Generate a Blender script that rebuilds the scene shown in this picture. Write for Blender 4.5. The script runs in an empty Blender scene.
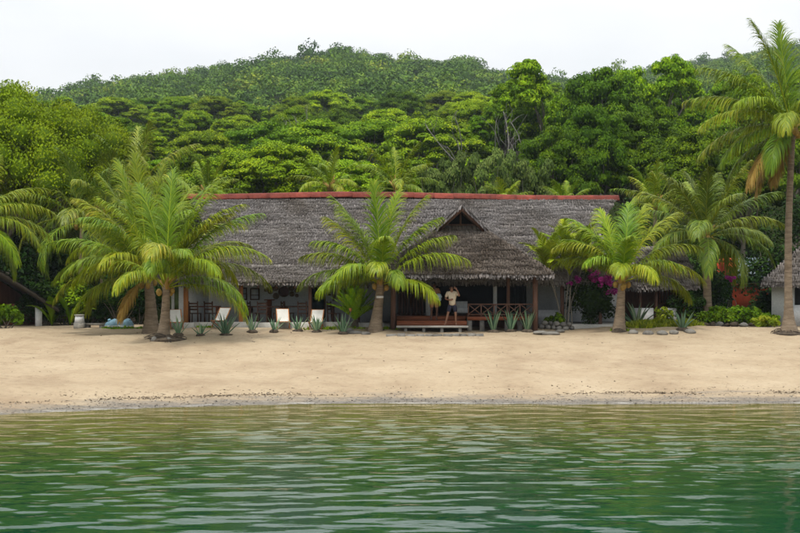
import bpy, math, random
import numpy as np
from mathutils import Vector, Matrix

R = math.radians
SC = bpy.context.scene
COL = SC.collection

# ------------------------------------------------------------------ camera
CAMZ, FPX, HOR = 3.1, 1100.0, 290.0          # eye height, focal length in photo pixels, horizon row
cam_d = bpy.data.cameras.new('camera'); cam = bpy.data.objects.new('camera', cam_d); COL.objects.link(cam)
cam.location = (0, 0, CAMZ); cam.rotation_euler = (R(90), 0, 0)
cam_d.sensor_width = 36; cam_d.lens = 36 * FPX / 800
cam_d.shift_y = (HOR - 266.5) / 800
cam_d.clip_end = 3000
SC.camera = cam

# ------------------------------------------------------------------ sky, sun, exposure
SUN_EL, SUN_AZ = R(64), R(205)     # azimuth clockwise from +Y: behind the camera, to its left
wd = bpy.data.worlds.new('World'); SC.world = wd; wd.use_nodes = True
nt = wd.node_tree; nt.nodes.clear()
wo = nt.nodes.new('ShaderNodeOutputWorld'); bg = nt.nodes.new('ShaderNodeBackground')
sky = nt.nodes.new('ShaderNodeTexSky'); sky.sky_type = 'NISHITA'; sky.sun_disc = False
sky.sun_elevation = SUN_EL; sky.sun_rotation = SUN_AZ
tc = nt.nodes.new('ShaderNodeTexCoord'); mp = nt.nodes.new('ShaderNodeMapping'); mp.inputs['Scale'].default_value = (1, 1, 2.6)
nz = nt.nodes.new('ShaderNodeTexNoise'); nz.inputs['Scale'].default_value = 2.3; nz.inputs['Detail'].default_value = 6
rp = nt.nodes.new('ShaderNodeValToRGB')
rp.color_ramp.elements[0].position = .3; rp.color_ramp.elements[0].color = (.74, .77, .80, 1)
rp.color_ramp.elements[1].position = .68; rp.color_ramp.elements[1].color = (.955, .955, .955, 1)
ml = nt.nodes.new('ShaderNodeVectorMath'); ml.operation = 'SCALE'
# overcast dome: luminance rises from horizon to zenith
sp = nt.nodes.new('ShaderNodeSeparateXYZ'); nt.links.new(tc.outputs['Generated'], sp.inputs[0])
cl = nt.nodes.new('ShaderNodeClamp'); nt.links.new(sp.outputs['Z'], cl.inputs[0])
zn = nt.nodes.new('ShaderNodeMath'); zn.operation = 'MULTIPLY_ADD'; zn.inputs[1].default_value = 17.; zn.inputs[2].default_value = 7.3
nt.links.new(cl.outputs[0], zn.inputs[0]); nt.links.new(zn.outputs[0], ml.inputs['Scale'])
mx = nt.nodes.new('ShaderNodeMix'); mx.data_type = 'RGBA'; mx.inputs['Factor'].default_value = .93   # cloud cover
L = nt.links.new
L(tc.outputs['Generated'], mp.inputs[0]); L(mp.outputs[0], nz.inputs['Vector']); L(nz.outputs['Fac'], rp.inputs[0])
L(rp.outputs[0], ml.inputs[0]); L(sky.outputs[0], mx.inputs['A']); L(ml.outputs[0], mx.inputs['B'])
L(mx.outputs['Result'], bg.inputs['Color']); bg.inputs['Strength'].default_value = .1
L(bg.outputs[0], wo.inputs['Surface'])
sd = bpy.data.lights.new('sun', 'SUN'); sun = bpy.data.objects.new('sun', sd); COL.objects.link(sun)
sd.energy = 2.4; sd.angle = R(11); sd.color = (1, .95, .86)
sun.rotation_euler = Vector((math.sin(SUN_AZ) * math.cos(SUN_EL), math.cos(SUN_AZ) * math.cos(SUN_EL), math.sin(SUN_EL))).to_track_quat('Z', 'Y').to_euler()
vs = SC.view_settings; vs.view_transform = 'Standard'; vs.look = 'None'; vs.exposure = .12; vs.gamma = 1; vs.use_curve_mapping = False
SC.render.engine = 'CYCLES'
cy = SC.cycles
cy.max_bounces = 8; cy.diffuse_bounces = 2; cy.glossy_bounces = 3; cy.transmission_bounces = 4; cy.transparent_max_bounces = 6
cy.use_adaptive_sampling = True; cy.adaptive_threshold = .02
cy.volume_bounces = 0; cy.caustics_reflective = False; cy.caustics_refractive = False

# ------------------------------------------------------------------ helpers
rng = np.random.default_rng(7)
def PX(x, y, Y):
    return np.array([(x - 400) * Y / FPX, Y, CAMZ + (HOR - y) * Y / FPX])
def Xat(x, Y): return (x - 400) * Y / FPX
def Zat(y, Y): return CAMZ + (HOR - y) * Y / FPX

def mesh(name, V, F, mat, tint=None, smooth=False, shore=None):
    V = np.asarray(V, np.float32); F = np.asarray(F, np.int32)
    m = bpy.data.meshes.new(name); k = F.shape[1]
    m.vertices.add(len(V)); m.vertices.foreach_set('co', V.ravel())
    m.loops.add(F.size); m.loops.foreach_set('vertex_index', F.ravel())
    m.polygons.add(len(F)); m.polygons.foreach_set('loop_start', np.arange(0, F.size, k, dtype=np.int32))
    if smooth: m.polygons.foreach_set('use_smooth', np.ones(len(F), bool))
    for nm, arr in (('tint', tint), ('shore', shore)):
        if arr is not None:
            a = m.attributes.new(nm, 'FLOAT', 'POINT'); a.data.foreach_set('value', np.asarray(arr, np.float32))
    m.update(calc_edges=True)
    if mat: m.materials.append(mat)
    return m

def origin(o):
    v = Vector((0, 0, 0))
    while o is not None: v += o.location; o = o.parent
    return np.array(v)

def thing(name, loc, label, cat, group=None, kind=None):
    o = bpy.data.objects.new(name, None); COL.objects.link(o); o.location = [float(c) for c in loc]
    o.empty_display_size = .2
    return tag(o, label, cat, group, kind)
def tag(o, label=None, cat=None, group=None, kind=None):
    if label: o['label'] = label
    if cat: o['category'] = cat
    if group: o['group'] = group
    if kind: o['kind'] = kind
    return o
def link(name, me, parent=None, loc=(0, 0, 0), rot=(0, 0, 0), scale=(1, 1, 1)):
    o = bpy.data.objects.new(name, me); COL.objects.link(o); o.parent = parent
    o.location = [float(c) for c in loc]; o.rotation_euler = rot; o.scale = scale
    return o
def part(name, VF, mat, parent, tint=None, smooth=False, label=None):
    """mesh given in world coordinates, hung under an unrotated parent"""
    V, F = VF
    o = link(name, mesh(name, np.asarray(V) - origin(parent), F, mat, tint, smooth), parent)
    if label: o['label'] = label
    return o

def cat(parts):
    Vs, Fs, n = [], [], 0
    for V, F in parts:
        Vs.append(np.asarray(V, float)); Fs.append(np.asarray(F) + n); n += len(V)
    return np.concatenate(Vs), np.concatenate(Fs)
BOXF = np.array([[0, 3, 2, 1], [4, 5, 6, 7], [0, 1, 5, 4], [1, 2, 6, 5], [2, 3, 7, 6], [3, 0, 4, 7]])
def box(x0, x1, y0, y1, z0, z1):
    return np.array([[x0, y0, z0], [x1, y0, z0], [x1, y1, z0], [x0, y1, z0], [x0, y0, z1], [x1, y0, z1], [x1, y1, z1], [x0, y1, z1]], float), BOXF
def beam(a, b, w, h=None):
    """rectangular bar from a to b"""
    a, b = np.asarray(a, float), np.asarray(b, float); h = h or w
    d = (b - a) / np.linalg.norm(b - a)
    u = np.cross(d, [0, 0, 1.]) if abs(d[2]) < .95 else np.array([1., 0, 0])
    u = u / np.linalg.norm(u); v = np.cross(u, d)
    c = [(-1, -1), (1, -1), (1, 1), (-1, 1)]
    return np.array([a + u * w / 2 * s + v * h / 2 * t for s, t in c] + [b + u * w / 2 * s + v * h / 2 * t for s, t in c]), BOXF
def tube(P, rad, n=8, cap=True):
    P = np.asarray(P, float); rad = np.asarray(rad, float) * np.ones(len(P))
    if cap:
        P = np.concatenate([P[:1], P, P[-1:]]); rad = np.concatenate([[1e-4], rad, [1e-4]])
    T = np.gradient(P, axis=0)
    if cap: T[0] = T[1] = P[2] - P[1]; T[-1] = T[-2] = P[-2] - P[-3]
    T /= np.linalg.norm(T, axis=1)[:, None] + 1e-9
    ref = np.array([1., 0, 0]) if abs(T[len(T) // 2][0]) < .8 else np.array([0, 0, 1.])
    U = np.cross(T, ref); U /= np.linalg.norm(U, axis=1)[:, None] + 1e-9
    W = np.cross(T, U)
    a = np.linspace(0, 2 * np.pi, n, endpoint=False)
    V = P[:, None] + rad[:, None, None] * (np.cos(a)[None, :, None] * U[:, None] + np.sin(a)[None, :, None] * W[:, None])
    m = len(P); i = np.arange(m - 1)[:, None] * n; j = np.arange(n)[None]; j2 = (j + 1) % n
    F = np.stack([i + j, i + j2, i + n + j2, i + n + j], -1).reshape(-1, 4)
    return V.reshape(-1, 3), F
def ball(c, r, seed=0, n=10, m=7, rough=.0):
    g = np.random.default_rng(seed)
    th = np.linspace(0.02, np.pi - .02, m); ph = np.linspace(0, 2 * np.pi, n, endpoint=False)
    D = np.stack([np.sin(th)[:, None] * np.cos(ph), np.sin(th)[:, None] * np.sin(ph), np.cos(th)[:, None] * np.ones(n)], -1)
    k = 1 + rough * g.standard_normal((m, n, 1)); k[0] = k[0, 0]; k[-1] = k[-1, 0]
    V = (D * k).reshape(-1, 3) * np.asarray(r) + np.asarray(c)
    i = np.arange(m - 1)[:, None] * n; j = np.arange(n)[None]; j2 = (j + 1) % n
    return V, np.stack([i + j, i + n + j, i + n + j2, i + j2], -1).reshape(-1, 4)
def grid(xs, ys, zf):
    X, Y = np.meshgrid(xs, ys); Z = zf(X, Y)
    V = np.stack([X, Y, Z], -1).reshape(-1, 3); nx = len(xs)
    i = (np.arange(len(ys) - 1)[:, None] * nx + np.arange(nx - 1)[None]).reshape(-1)
    return V, np.stack([i, i + 1, i + nx + 1, i + nx], -1)
def nrm(v): return v / (np.linalg.norm(v, axis=-1, keepdims=True) + 1e-9)
def sstep(a, b, x): t = np.clip((x - a) / (b - a), 0, 1); return t * t * (3 - 2 * t)

class VNoise:                                   # smooth value noise on a lattice
    def __init__(s, seed): s.t = np.random.default_rng(seed).random((256, 256))
    def __call__(s, x, y):
        x = np.asarray(x, float); y = np.asarray(y, float)
        xi = np.floor(x).astype(int); yi = np.floor(y).astype(int); fx = x - xi; fy = y - yi
        fx = fx * fx * (3 - 2 * fx); fy = fy * fy * (3 - 2 * fy); g = lambda a, b: s.t[a & 255, b & 255]
        return (g(xi, yi) * (1 - fx) + g(xi + 1, yi) * fx) * (1 - fy) + (g(xi, yi + 1) * (1 - fx) + g(xi + 1, yi + 1) * fx) * fy - .5
N1, N2, N3 = VNoise(1), VNoise(2), VNoise(3)

# ------------------------------------------------------------------ materials
def new_mat(name):
    m = bpy.data.materials.new(name); m.use_nodes = True; n = m.node_tree; n.nodes.clear()
    out = n.nodes.new('ShaderNodeOutputMaterial'); return m, n, out
def ramp(n, stops):
    r = n.nodes.new('ShaderNodeValToRGB'); e = r.color_ramp.elements
    while len(e) < len(stops): e.new(.5)
    for k, (p, c) in enumerate(stops): e[k].position = p; e[k].color = (*c, 1)
    return r
def noise(n, scale, detail=4, rough=.6, vec=None, dist=0):
    t = n.nodes.new('ShaderNodeTexNoise'); t.inputs['Scale'].default_value = scale; t.inputs['Detail'].default_value = detail
    t.inputs['Roughness'].default_value = rough; t.inputs['Distortion'].default_value = dist
    if vec is not None: n.links.new(vec, t.inputs['Vector'])
    return t
def coords(n, scale=(1, 1, 1), kind='Object'):
    c = n.nodes.new('ShaderNodeTexCoord'); m = n.nodes.new('ShaderNodeMapping'); m.inputs['Scale'].default_value = scale
    n.links.new(c.outputs[kind], m.inputs[0]); return m.outputs[0]
def mat(name, c1, c2, rough=.8, scale=3., stretch=(1, 1, 1), bump=.3, fine=None, spec=.3, rnd=.15):
    """two-tone noisy surface with fine relief and a little variation from object to object"""
    m, n, out = new_mat(name); l = n.links.new
    p = n.nodes.new('ShaderNodeBsdfPrincipled'); v = coords(n, stretch)
    a = noise(n, scale, 6, .65, v); b = noise(n, fine or scale * 9, 4, .6, v)
    r = ramp(n, [(.3, c1), (.7, c2)]); l(a.outputs['Fac'], r.inputs[0])
    oi = n.nodes.new('ShaderNodeObjectInfo'); mr = n.nodes.new('ShaderNodeMapRange')
    mr.inputs['To Min'].default_value = 1 - rnd; mr.inputs['To Max'].default_value = 1 + rnd; l(oi.outputs['Random'], mr.inputs['Value'])
    m2 = n.nodes.new('ShaderNodeMapRange'); m2.inputs['To Min'].default_value = .7; m2.inputs['To Max'].default_value = 1.3; l(b.outputs['Fac'], m2.inputs['Value'])
    mu = n.nodes.new('ShaderNodeMath'); mu.operation = 'MULTIPLY'; l(mr.outputs[0], mu.inputs[0]); l(m2.outputs[0], mu.inputs[1])
    sc = n.nodes.new('ShaderNodeVectorMath'); sc.operation = 'SCALE'; l(r.outputs[0], sc.inputs[0]); l(mu.outputs[0], sc.inputs['Scale'])
    l(sc.outputs[0], p.inputs['Base Color']); p.inputs['Roughness'].default_value = rough; p.inputs['Specular IOR Level'].default_value = spec
    bm = n.nodes.new('ShaderNodeBump'); bm.inputs['Strength'].default_value = bump; bm.inputs['Distance'].default_value = .03
    l(b.outputs['Fac'], bm.inputs['Height']); l(bm.outputs[0], p.inputs['Normal']); l(p.outputs[0], out.inputs[0])
    return m
def leafmat(name, stops, trans=.1, rough=.6, spec=.06, huevar=.011, valvar=.3):
    m, n, out = new_mat(name); l = n.links.new
    at = n.nodes.new('ShaderNodeAttribute'); at.attribute_name = 'tint'
    r = ramp(n, stops); l(at.outputs['Fac'], r.inputs[0])
    oi = n.nodes.new('ShaderNodeObjectInfo')
    h = n.nodes.new('ShaderNodeHueSaturation')
    a = n.nodes.new('ShaderNodeMapRange'); a.inputs['To Min'].default_value = .5 - huevar; a.inputs['To Max'].default_value = .5 + huevar
    wn = n.nodes.new('ShaderNodeMath'); wn.operation = 'FRACT'; w7 = n.nodes.new('ShaderNodeMath'); w7.operation = 'MULTIPLY'; w7.inputs[1].default_value = 7.31
    b = n.nodes.new('ShaderNodeMapRange'); b.inputs['To Min'].default_value = 1 - valvar; b.inputs['To Max'].default_value = 1 + valvar
    l(oi.outputs['Random'], a.inputs['Value']); l(oi.outputs['Random'], w7.inputs[0]); l(w7.outputs[0], wn.inputs[0]); l(wn.outputs[0], b.inputs['Value'])
    l(a.outputs[0], h.inputs['Hue']); l(b.outputs[0], h.inputs['Value']); l(r.outputs[0], h.inputs['Color'])
    p = n.nodes.new('ShaderNodeBsdfPrincipled'); p.inputs['Roughness'].default_value = rough; p.inputs['Specular IOR Level'].default_value = spec
    t = n.nodes.new('ShaderNodeBsdfTranslucent'); ms = n.nodes.new('ShaderNodeMixShader'); ms.inputs[0].default_value = trans
    l(h.outputs[0], p.inputs['Base Color']); l(h.outputs[0], t.inputs['Color'])
    l(p.outputs[0], ms.inputs[1]); l(t.outputs[0], ms.inputs[2]); l(ms.outputs[0], out.inputs[0])
    return m
M = {}
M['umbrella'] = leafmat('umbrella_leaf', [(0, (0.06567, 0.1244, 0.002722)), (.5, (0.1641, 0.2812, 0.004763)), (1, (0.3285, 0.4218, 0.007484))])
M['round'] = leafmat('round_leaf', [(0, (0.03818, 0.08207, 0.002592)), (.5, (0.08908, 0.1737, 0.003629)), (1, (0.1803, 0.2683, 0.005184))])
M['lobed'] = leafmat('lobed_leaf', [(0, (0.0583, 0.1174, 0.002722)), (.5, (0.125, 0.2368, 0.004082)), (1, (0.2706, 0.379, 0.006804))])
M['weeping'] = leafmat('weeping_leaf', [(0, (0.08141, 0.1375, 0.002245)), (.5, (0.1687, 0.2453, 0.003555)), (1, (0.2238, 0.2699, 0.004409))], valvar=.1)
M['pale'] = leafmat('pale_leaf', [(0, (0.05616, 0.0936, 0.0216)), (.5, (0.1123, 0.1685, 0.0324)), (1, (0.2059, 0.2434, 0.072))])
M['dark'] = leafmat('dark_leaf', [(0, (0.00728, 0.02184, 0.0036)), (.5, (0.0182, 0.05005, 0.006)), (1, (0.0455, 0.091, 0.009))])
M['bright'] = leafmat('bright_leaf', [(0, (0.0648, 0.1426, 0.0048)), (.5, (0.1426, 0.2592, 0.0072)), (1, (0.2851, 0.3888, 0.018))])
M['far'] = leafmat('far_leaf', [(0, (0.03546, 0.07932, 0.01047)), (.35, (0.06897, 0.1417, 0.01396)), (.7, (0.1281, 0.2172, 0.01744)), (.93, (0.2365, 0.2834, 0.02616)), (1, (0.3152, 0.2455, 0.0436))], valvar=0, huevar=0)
M['palm'] = leafmat('palm_leaflet', [(0, (0.03969, 0.09114, 0.002816)), (.45, (0.1322, 0.2149, 0.004224)), (.8, (0.2645, 0.3256, 0.007744)), (1, (0.4368, 0.3905, 0.02112))], trans=.2, rough=.42, spec=.22, huevar=.02, valvar=.18)
M['palmdark'] = leafmat('palm_leaflet_dark', [(0, (0.03396, 0.07485, 0.00288)), (.5, (0.1132, 0.1777, 0.00576)), (1, (0.3169, 0.3367, 0.0144))], trans=.15, rough=.42, spec=.3, huevar=.02, valvar=.18)
M['palmdead'] = leafmat('palm_leaflet_dead', [(0, (.12, .06, .015)), (.5, (.25, .14, .03)), (1, (.36, .24, .07))], huevar=.01)
M['areca'] = leafmat('areca_leaflet', [(0, (0.08398, 0.1483, 0.0048)), (.5, (0.21, 0.2831, 0.0096)), (1, (0.3919, 0.4178, 0.0192))], huevar=.02)
M['agave'] = leafmat('agave_leaf', [(0, (0.06998, 0.146, 0.07956)), (.5, (0.1517, 0.264, 0.1544)), (1, (0.3499, 0.4268, 0.2434))], trans=.05, huevar=.015)
M['cycad'] = leafmat('cycad_leaf', [(0, (0.08424, 0.2069, 0.0048)), (.5, (0.2021, 0.3978, 0.0072)), (1, (0.4043, 0.5729, 0.012))])
M['magenta'] = leafmat('magenta_bract', [(0, (0.209, 0.01425, 0.1235)), (.5, (0.399, 0.0285, 0.2565)), (1, (0.5225, 0.0855, 0.38))], trans=.4)
M['grass'] = leafmat('ground_cover_leaf', [(0, (0.1106, 0.1728, 0.0084)), (.5, (0.2765, 0.3456, 0.0168)), (1, (0.4701, 0.4752, 0.0378))])
M['bark'] = mat('bark', (.075, .06, .045), (.2, .175, .14), .9, 2.5, (1, 1, .3), .6)
M['palebark'] = mat('pale_bark', (.1, .09, .075), (.24, .22, .185), .9, 2.5, (1, 1, .3), .5)
M['deadbark'] = mat('dead_bark', (.11, .105, .09), (.21, .2, .175), .9, 2.5, (1, 1, .3), .3)
M['palmbark'] = mat('palm_bark', (.12, .085, .055), (.3, .235, .165), .9, 5, (.5, .5, 2.5), .7)
M['husk'] = mat('coconut_husk', (.2, .12, .025), (.38, .25, .05), .6, 6, bump=.2)
M['thatch'] = None
m, n, out = new_mat('thatch'); l = n.links.new
p = n.nodes.new('ShaderNodeBsdfPrincipled'); p.inputs['Roughness'].default_value = .95; p.inputs['Specular IOR Level'].default_value = .1
at = n.nodes.new('ShaderNodeAttribute'); at.attribute_name = 'tint'
r = ramp(n, [(0, (.042, .037, .035)), (.35, (.145, .132, .126)), (.7, (.245, .226, .218)), (1, (.34, .318, .305))]); l(at.outputs['Fac'], r.inputs[0])
nn = noise(n, .5, 5, .6, coords(n, kind='Object')); r2 = ramp(n, [(.3, (.74, .69, .63)), (.5, (1, .98, .97)), (.7, (1.14, 1.14, 1.17))]); l(nn.outputs['Fac'], r2.inputs[0])
mm = n.nodes.new('ShaderNodeVectorMath'); mm.operation = 'MULTIPLY'; l(r.outputs[0], mm.inputs[0]); l(r2.outputs[0], mm.inputs[1]); l(mm.outputs[0], p.inputs['Base Color']); l(p.outputs[0], out.inputs[0])
M['thatch'] = m
m2 = m.copy(); m2.name = 'brown_thatch'; M['brownthatch'] = m2      # darker, browner palm thatch of the porch
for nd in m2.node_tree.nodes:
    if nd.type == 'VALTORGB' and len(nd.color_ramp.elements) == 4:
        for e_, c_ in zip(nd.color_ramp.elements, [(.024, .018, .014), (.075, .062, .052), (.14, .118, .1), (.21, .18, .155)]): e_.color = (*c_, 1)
M['under'] = mat('roof_underside', (.03, .024, .018), (.07, .055, .04), .95, 4)
M['ridge'] = mat('red_ridge_cap', (.11, .02, .013), (.235, .048, .03), .85, 3.5, bump=.6, fine=12, rnd=.2)
M['white'] = mat('white_plaster', (.52, .53, .54), (.68, .68, .68), .9, .8, bump=.15, fine=14)
M['bluewall'] = mat('blue_grey_plaster', (.52, .55, .57), (.64, .66, .67), .9, .7, bump=.15, fine=14)
M['concrete'] = mat('concrete', (.34, .33, .3), (.52, .5, .46), .9, 2, bump=.3, fine=20)
M['stone'] = mat('stone', (.1, .095, .085), (.27, .255, .225), .9, 3, bump=.6, fine=16, rnd=.3)
M['redwood'] = mat('red_brown_wood', (.17, .05, .022), (.32, .105, .045), .6, 2, (1, 6, 6), .3)
M['orangewood'] = mat('orange_wood', (.33, .12, .03), (.48, .2, .06), .55, 2, (6, 6, .6), .25)
M['darkwood'] = mat('dark_wood', (.05, .022, .014), (.12, .055, .032), .6, 2, (5, 5, .7), .3)
M['postwood'] = mat('post_wood', (.1, .05, .035), (.2, .105, .07), .7, 3, (5, 5, .5), .5)
M['black'] = mat('painted_interior_shade', (.01, .01, .011), (.022, .021, .022), .8, 2)  # near-black colour paints in the darkness of rooms and openings
M['glassy'] = mat('dark_glass', (.02, .03, .035), (.05, .07, .08), .12, 2, bump=0, spec=.6)
M['door'] = mat('green_door', (.012, .03, .03), (.025, .05, .05), .5, 2, (5, 5, .7))
M['canvas'] = mat('cream_canvas', (.62, .6, .55), (.76, .74, .69), .95, 3, bump=.2, fine=60)
M['basket'] = mat('woven_basket', (.1, .065, .035), (.24, .165, .09), .9, 14, bump=.6, fine=60)
M['paper'] = mat('pale_print', (.42, .46, .5), (.62, .64, .66), .8, 4, bump=0)
M['tarp'] = mat('blue_tarpaulin', (.10, .2, .27), (.2, .34, .42), .55, 3, bump=.6, fine=9)
M['redwall'] = mat('red_orange_wall', (.5, .06, .02), (.66, .115, .04), .85, 1, bump=.2)
M['greyroof'] = mat('blue_grey_sheet_roof', (.13, .17, .21), (.22, .27, .31), .6, 1.2, bump=.2)
M['skin'] = mat('skin', (.2, .1, .06), (.26, .135, .085), .55, 5, bump=.05, rnd=.05)
M['skindark'] = mat('dark_skin', (.09, .042, .026), (.13, .065, .04), .5, 5, bump=.05, rnd=.05)
M['cream'] = mat('cream_shirt', (.62, .52, .38), (.74, .64, .49), .9, 6, bump=.3, fine=30)
M['navy'] = mat('navy_cloth', (.012, .014, .03), (.03, .032, .055), .9, 6, bump=.3, fine=30)
M['brownshirt'] = mat('tan_cloth', (.27, .13, .06), (.36, .19, .095), .9, 6, bump=.3, fine=30)
M['bluecloth'] = mat('pale_blue_cloth', (.28, .42, .5), (.42, .55, .6), .9, 6, bump=.4, fine=20)
M['hair'] = mat('black_hair', (.008, .007, .006), (.02, .017, .014), .6, 10)
M['litter'] = mat('dry_litter', (.06, .045, .03), (.16, .12, .08), .95, 9, bump=.3)
M['roots'] = mat('root_mat', (.035, .026, .018), (.13, .1, .07), .95, 8, bump=.8, fine=40)
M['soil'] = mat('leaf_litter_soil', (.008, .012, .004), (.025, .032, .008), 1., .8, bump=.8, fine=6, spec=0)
M['metal'] = mat('painted_metal', (.3, .3, .3), (.5, .5, .5), .5, 4)

# ------------------------------------------------------------------ terrain
def shore_y(X):
    X = np.asarray(X, float)
    d = np.clip(-X - .5, 0, 12)
    return 29.9 - .029 * d * d + .35 * N1(X * .23, 3.3) + .15 * N2(X * .7, 9.1)
def ground(X, Y):
    X = np.asarray(X, float); Y = np.asarray(Y, float)
    ys = shore_y(X); t = (Y - ys) / (47 - ys)
    zb = np.where(t < 0, t * 2.6, 1.45 * np.minimum(t, 1) + .10 * np.sin(np.clip(t, 0, 1) * np.pi) )
    zb = zb + .004 * np.clip(Y - 47, 0, 11)
    zb = zb + sstep(0, .25, t) * (.24 * N1(X * .18 + 5, Y * .26) + .12 * N2(X * .55, Y * .75) + .06 * N3(X * 1.7, Y * 2.0) + .045 * N1(X * 3.3, Y * 3.1) * sstep(-.1, .3, N2(X * .3 + 9, Y * .4))) * (1 - .75 * sstep(47, 50, Y))
    return zb
RT_X = [-400, -120, 0, 45, 90, 120, 180, 250, 300, 345, 380, 420, 460, 500, 540, 600, 640, 700, 760, 800, 950, 1300]
RT_Y = [190, 140, 108, 90, 78, 74, 67, 53, 48, 43, 49, 55, 52, 67, 74, 72, 68, 57, 47, 40, 22, 0]
def ridge_dist(px): return 440 + 150 * sstep(520, 680, px)
def hill(X, Y):
    X = np.asarray(X, float); Y = np.asarray(Y, float)
    px = np.clip(400 + FPX * X / np.maximum(Y, 40), -400, 1300)
    Yr = ridge_dist(px); zr = CAMZ + (HOR - np.interp(px, RT_X, RT_Y)) * Yr / FPX - 8.5
    z1 = 1.45 + 17.5 * np.clip((Y - 57) / 103, 0, 1) ** 1.15
    t = np.clip((Y - 160) / (Yr - 160), 0, 1.0)
    z = np.where(Y < 160, z1, 18.95 + (zr - 18.95) * t - .10 * np.clip(Y - Yr, 0, 400))
    return z + sstep(60, 140, Y) * 3 * N1(X * .02 + 40, Y * .02) + sstep(58, 70, Y) * .5 * N2(X * .15, Y * .15)
def ghit(px, py):
    """beach point seen at a photo pixel"""
    for Y in np.arange(24, 58, .05):
        X = Xat(px, Y)
        if ground(X, Y) >= Zat(py, Y): return np.array([X, Y, float(ground(X, Y))])
    return np.array([Xat(px, 57), 57, float(ground(Xat(px, 57), 57))])
def gp(X, Y): return np.array([X, Y, float(ground(X, Y)) if Y < 57.5 else float(hill(X, Y))])

# sand
m, n, out = new_mat('sand'); l = n.links.new
p = n.nodes.new('ShaderNodeBsdfPrincipled'); p.inputs['Roughness'].default_value = .9; p.inputs['Specular IOR Level'].default_value = .2
c = coords(n)
a = noise(n, .45, 6, .65, c); r = ramp(n, [(.3, (.295, .216, .138)), (.5, (.39, .304, .2)), (.7, (.445, .356, .242))]); l(a.outputs['Fac'], r.inputs[0])
b = noise(n, 5, 8, .75, c); r2 = ramp(n, [(.28, (.62, .58, .54)), (.45, (1, 1, 1)), (.8, (1.06, 1.06, 1.06))]); l(b.outputs['Fac'], r2.inputs[0])
mm = n.nodes.new('ShaderNodeVectorMath'); mm.operation = 'MULTIPLY'; l(r.outputs[0], mm.inputs[0]); l(r2.outputs[0], mm.inputs[1])
sh = n.nodes.new('ShaderNodeAttribute'); sh.attribute_name = 'shore'      # metres inland of the waterline
nb = noise(n, .9, 5, .7, coords(n, (.5, 2.2, 1)))
ad = n.nodes.new('ShaderNodeMath'); ad.operation = 'MULTIPLY_ADD'; ad.inputs[1].default_value = 3.2; ad.inputs[2].default_value = -1.6; l(nb.outputs['Fac'], ad.inputs[0])
ss = n.nodes.new('ShaderNodeMath'); ss.operation = 'ADD'; l(sh.outputs['Fac'], ss.inputs[0]); l(ad.outputs[0], ss.inputs[1])
wet = n.nodes.new('ShaderNodeMapRange'); wet.inputs['From Min'].default_value = .3; wet.inputs['From Max'].default_value = 1.5; wet.inputs['To Min'].default_value = 1; wet.inputs['To Max'].default_value = 0; l(ss.outputs[0], wet.inputs['Value'])
wm = n.nodes.new('ShaderNodeMix'); wm.data_type = 'RGBA'; l(wet.outputs[0], wm.inputs['Factor']); l(mm.outputs[0], wm.inputs['A'])
pb = noise(n, 9, 4, .8, coords(n, (.6, 2, 1))); rpb = ramp(n, [(.35, (.08, .072, .06)), (.5, (.17, .148, .12)), (.68, (.28, .25, .21))]); l(pb.outputs['Fac'], rpb.inputs[0]); l(rpb.outputs[0], wm.inputs['B'])
l(wm.outputs['Result'], p.inputs['Base Color'])
wr = n.nodes.new('ShaderNodeMapRange'); wr.inputs['To Min'].default_value = .92; wr.inputs['To Max'].default_value = .5; l(wet.outputs[0], wr.inputs['Value']); l(wr.outputs[0], p.inputs['Roughness'])
bm = n.nodes.new('ShaderNodeBump'); bm.inputs['Strength'].default_value = .85; bm.inputs['Distance'].default_value = .09
vo = n.nodes.new('ShaderNodeTexVoronoi'); vo.feature = 'SMOOTH_F1'; vo.inputs['Scale'].default_value = 2.6; vo.inputs['Randomness'].default_value = 1; l(c, vo.inputs['Vector'])
hs = n.nodes.new('ShaderNodeMath'); hs.operation = 'MULTIPLY_ADD'; hs.inputs[1].default_value = .8; l(vo.outputs['Distance'], hs.inputs[0]); l(b.outputs['Fac'], hs.inputs[2])
l(hs.outputs[0], bm.inputs['Height']); l(bm.outputs[0], p.inputs['Normal']); l(p.outputs[0], out.inputs[0])
M['sand'] = m
def build_beach():
    V, F = grid(np.arange(-34, 34.01, .17), np.arange(22, 54.1, .17), ground)
    o = link('beach', mesh('beach', V, F, M['sand'], shore=V[:, 1] - shore_y(V[:, 0]), smooth=True)); tag(o, kind='structure')
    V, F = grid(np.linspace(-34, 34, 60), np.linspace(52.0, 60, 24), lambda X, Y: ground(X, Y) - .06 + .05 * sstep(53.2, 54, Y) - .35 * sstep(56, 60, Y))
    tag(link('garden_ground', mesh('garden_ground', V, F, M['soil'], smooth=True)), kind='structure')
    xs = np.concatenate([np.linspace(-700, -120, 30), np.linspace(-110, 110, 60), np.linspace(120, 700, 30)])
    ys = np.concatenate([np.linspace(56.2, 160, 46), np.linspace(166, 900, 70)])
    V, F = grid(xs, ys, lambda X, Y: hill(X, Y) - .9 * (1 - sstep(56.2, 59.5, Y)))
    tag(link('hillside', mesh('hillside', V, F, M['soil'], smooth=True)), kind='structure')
    # sand that runs on either side of the detailed strip, and the seabed
    for s in (-1, 1):
        V, F = grid(np.sort(s * np.linspace(34, 700, 30)), np.linspace(22, 60, 30), lambda X, Y: ground(np.clip(X, -34, 34), Y))
        tag(link('beach', mesh('beach', V, F, M['sand'], shore=V[:, 1] - shore_y(np.clip(V[:, 0], -34, 34)), smooth=True)), kind='structure')
    V, F = grid(np.linspace(-700, 700, 8), np.array([-600., 21.9]), lambda X, Y: -1.2 - .02 * (22 - Y))
    tag(link('seabed', mesh('seabed', V, F, M['sand'], shore=np.full(len(V), 9.))), kind='structure')
build_beach()

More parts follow.
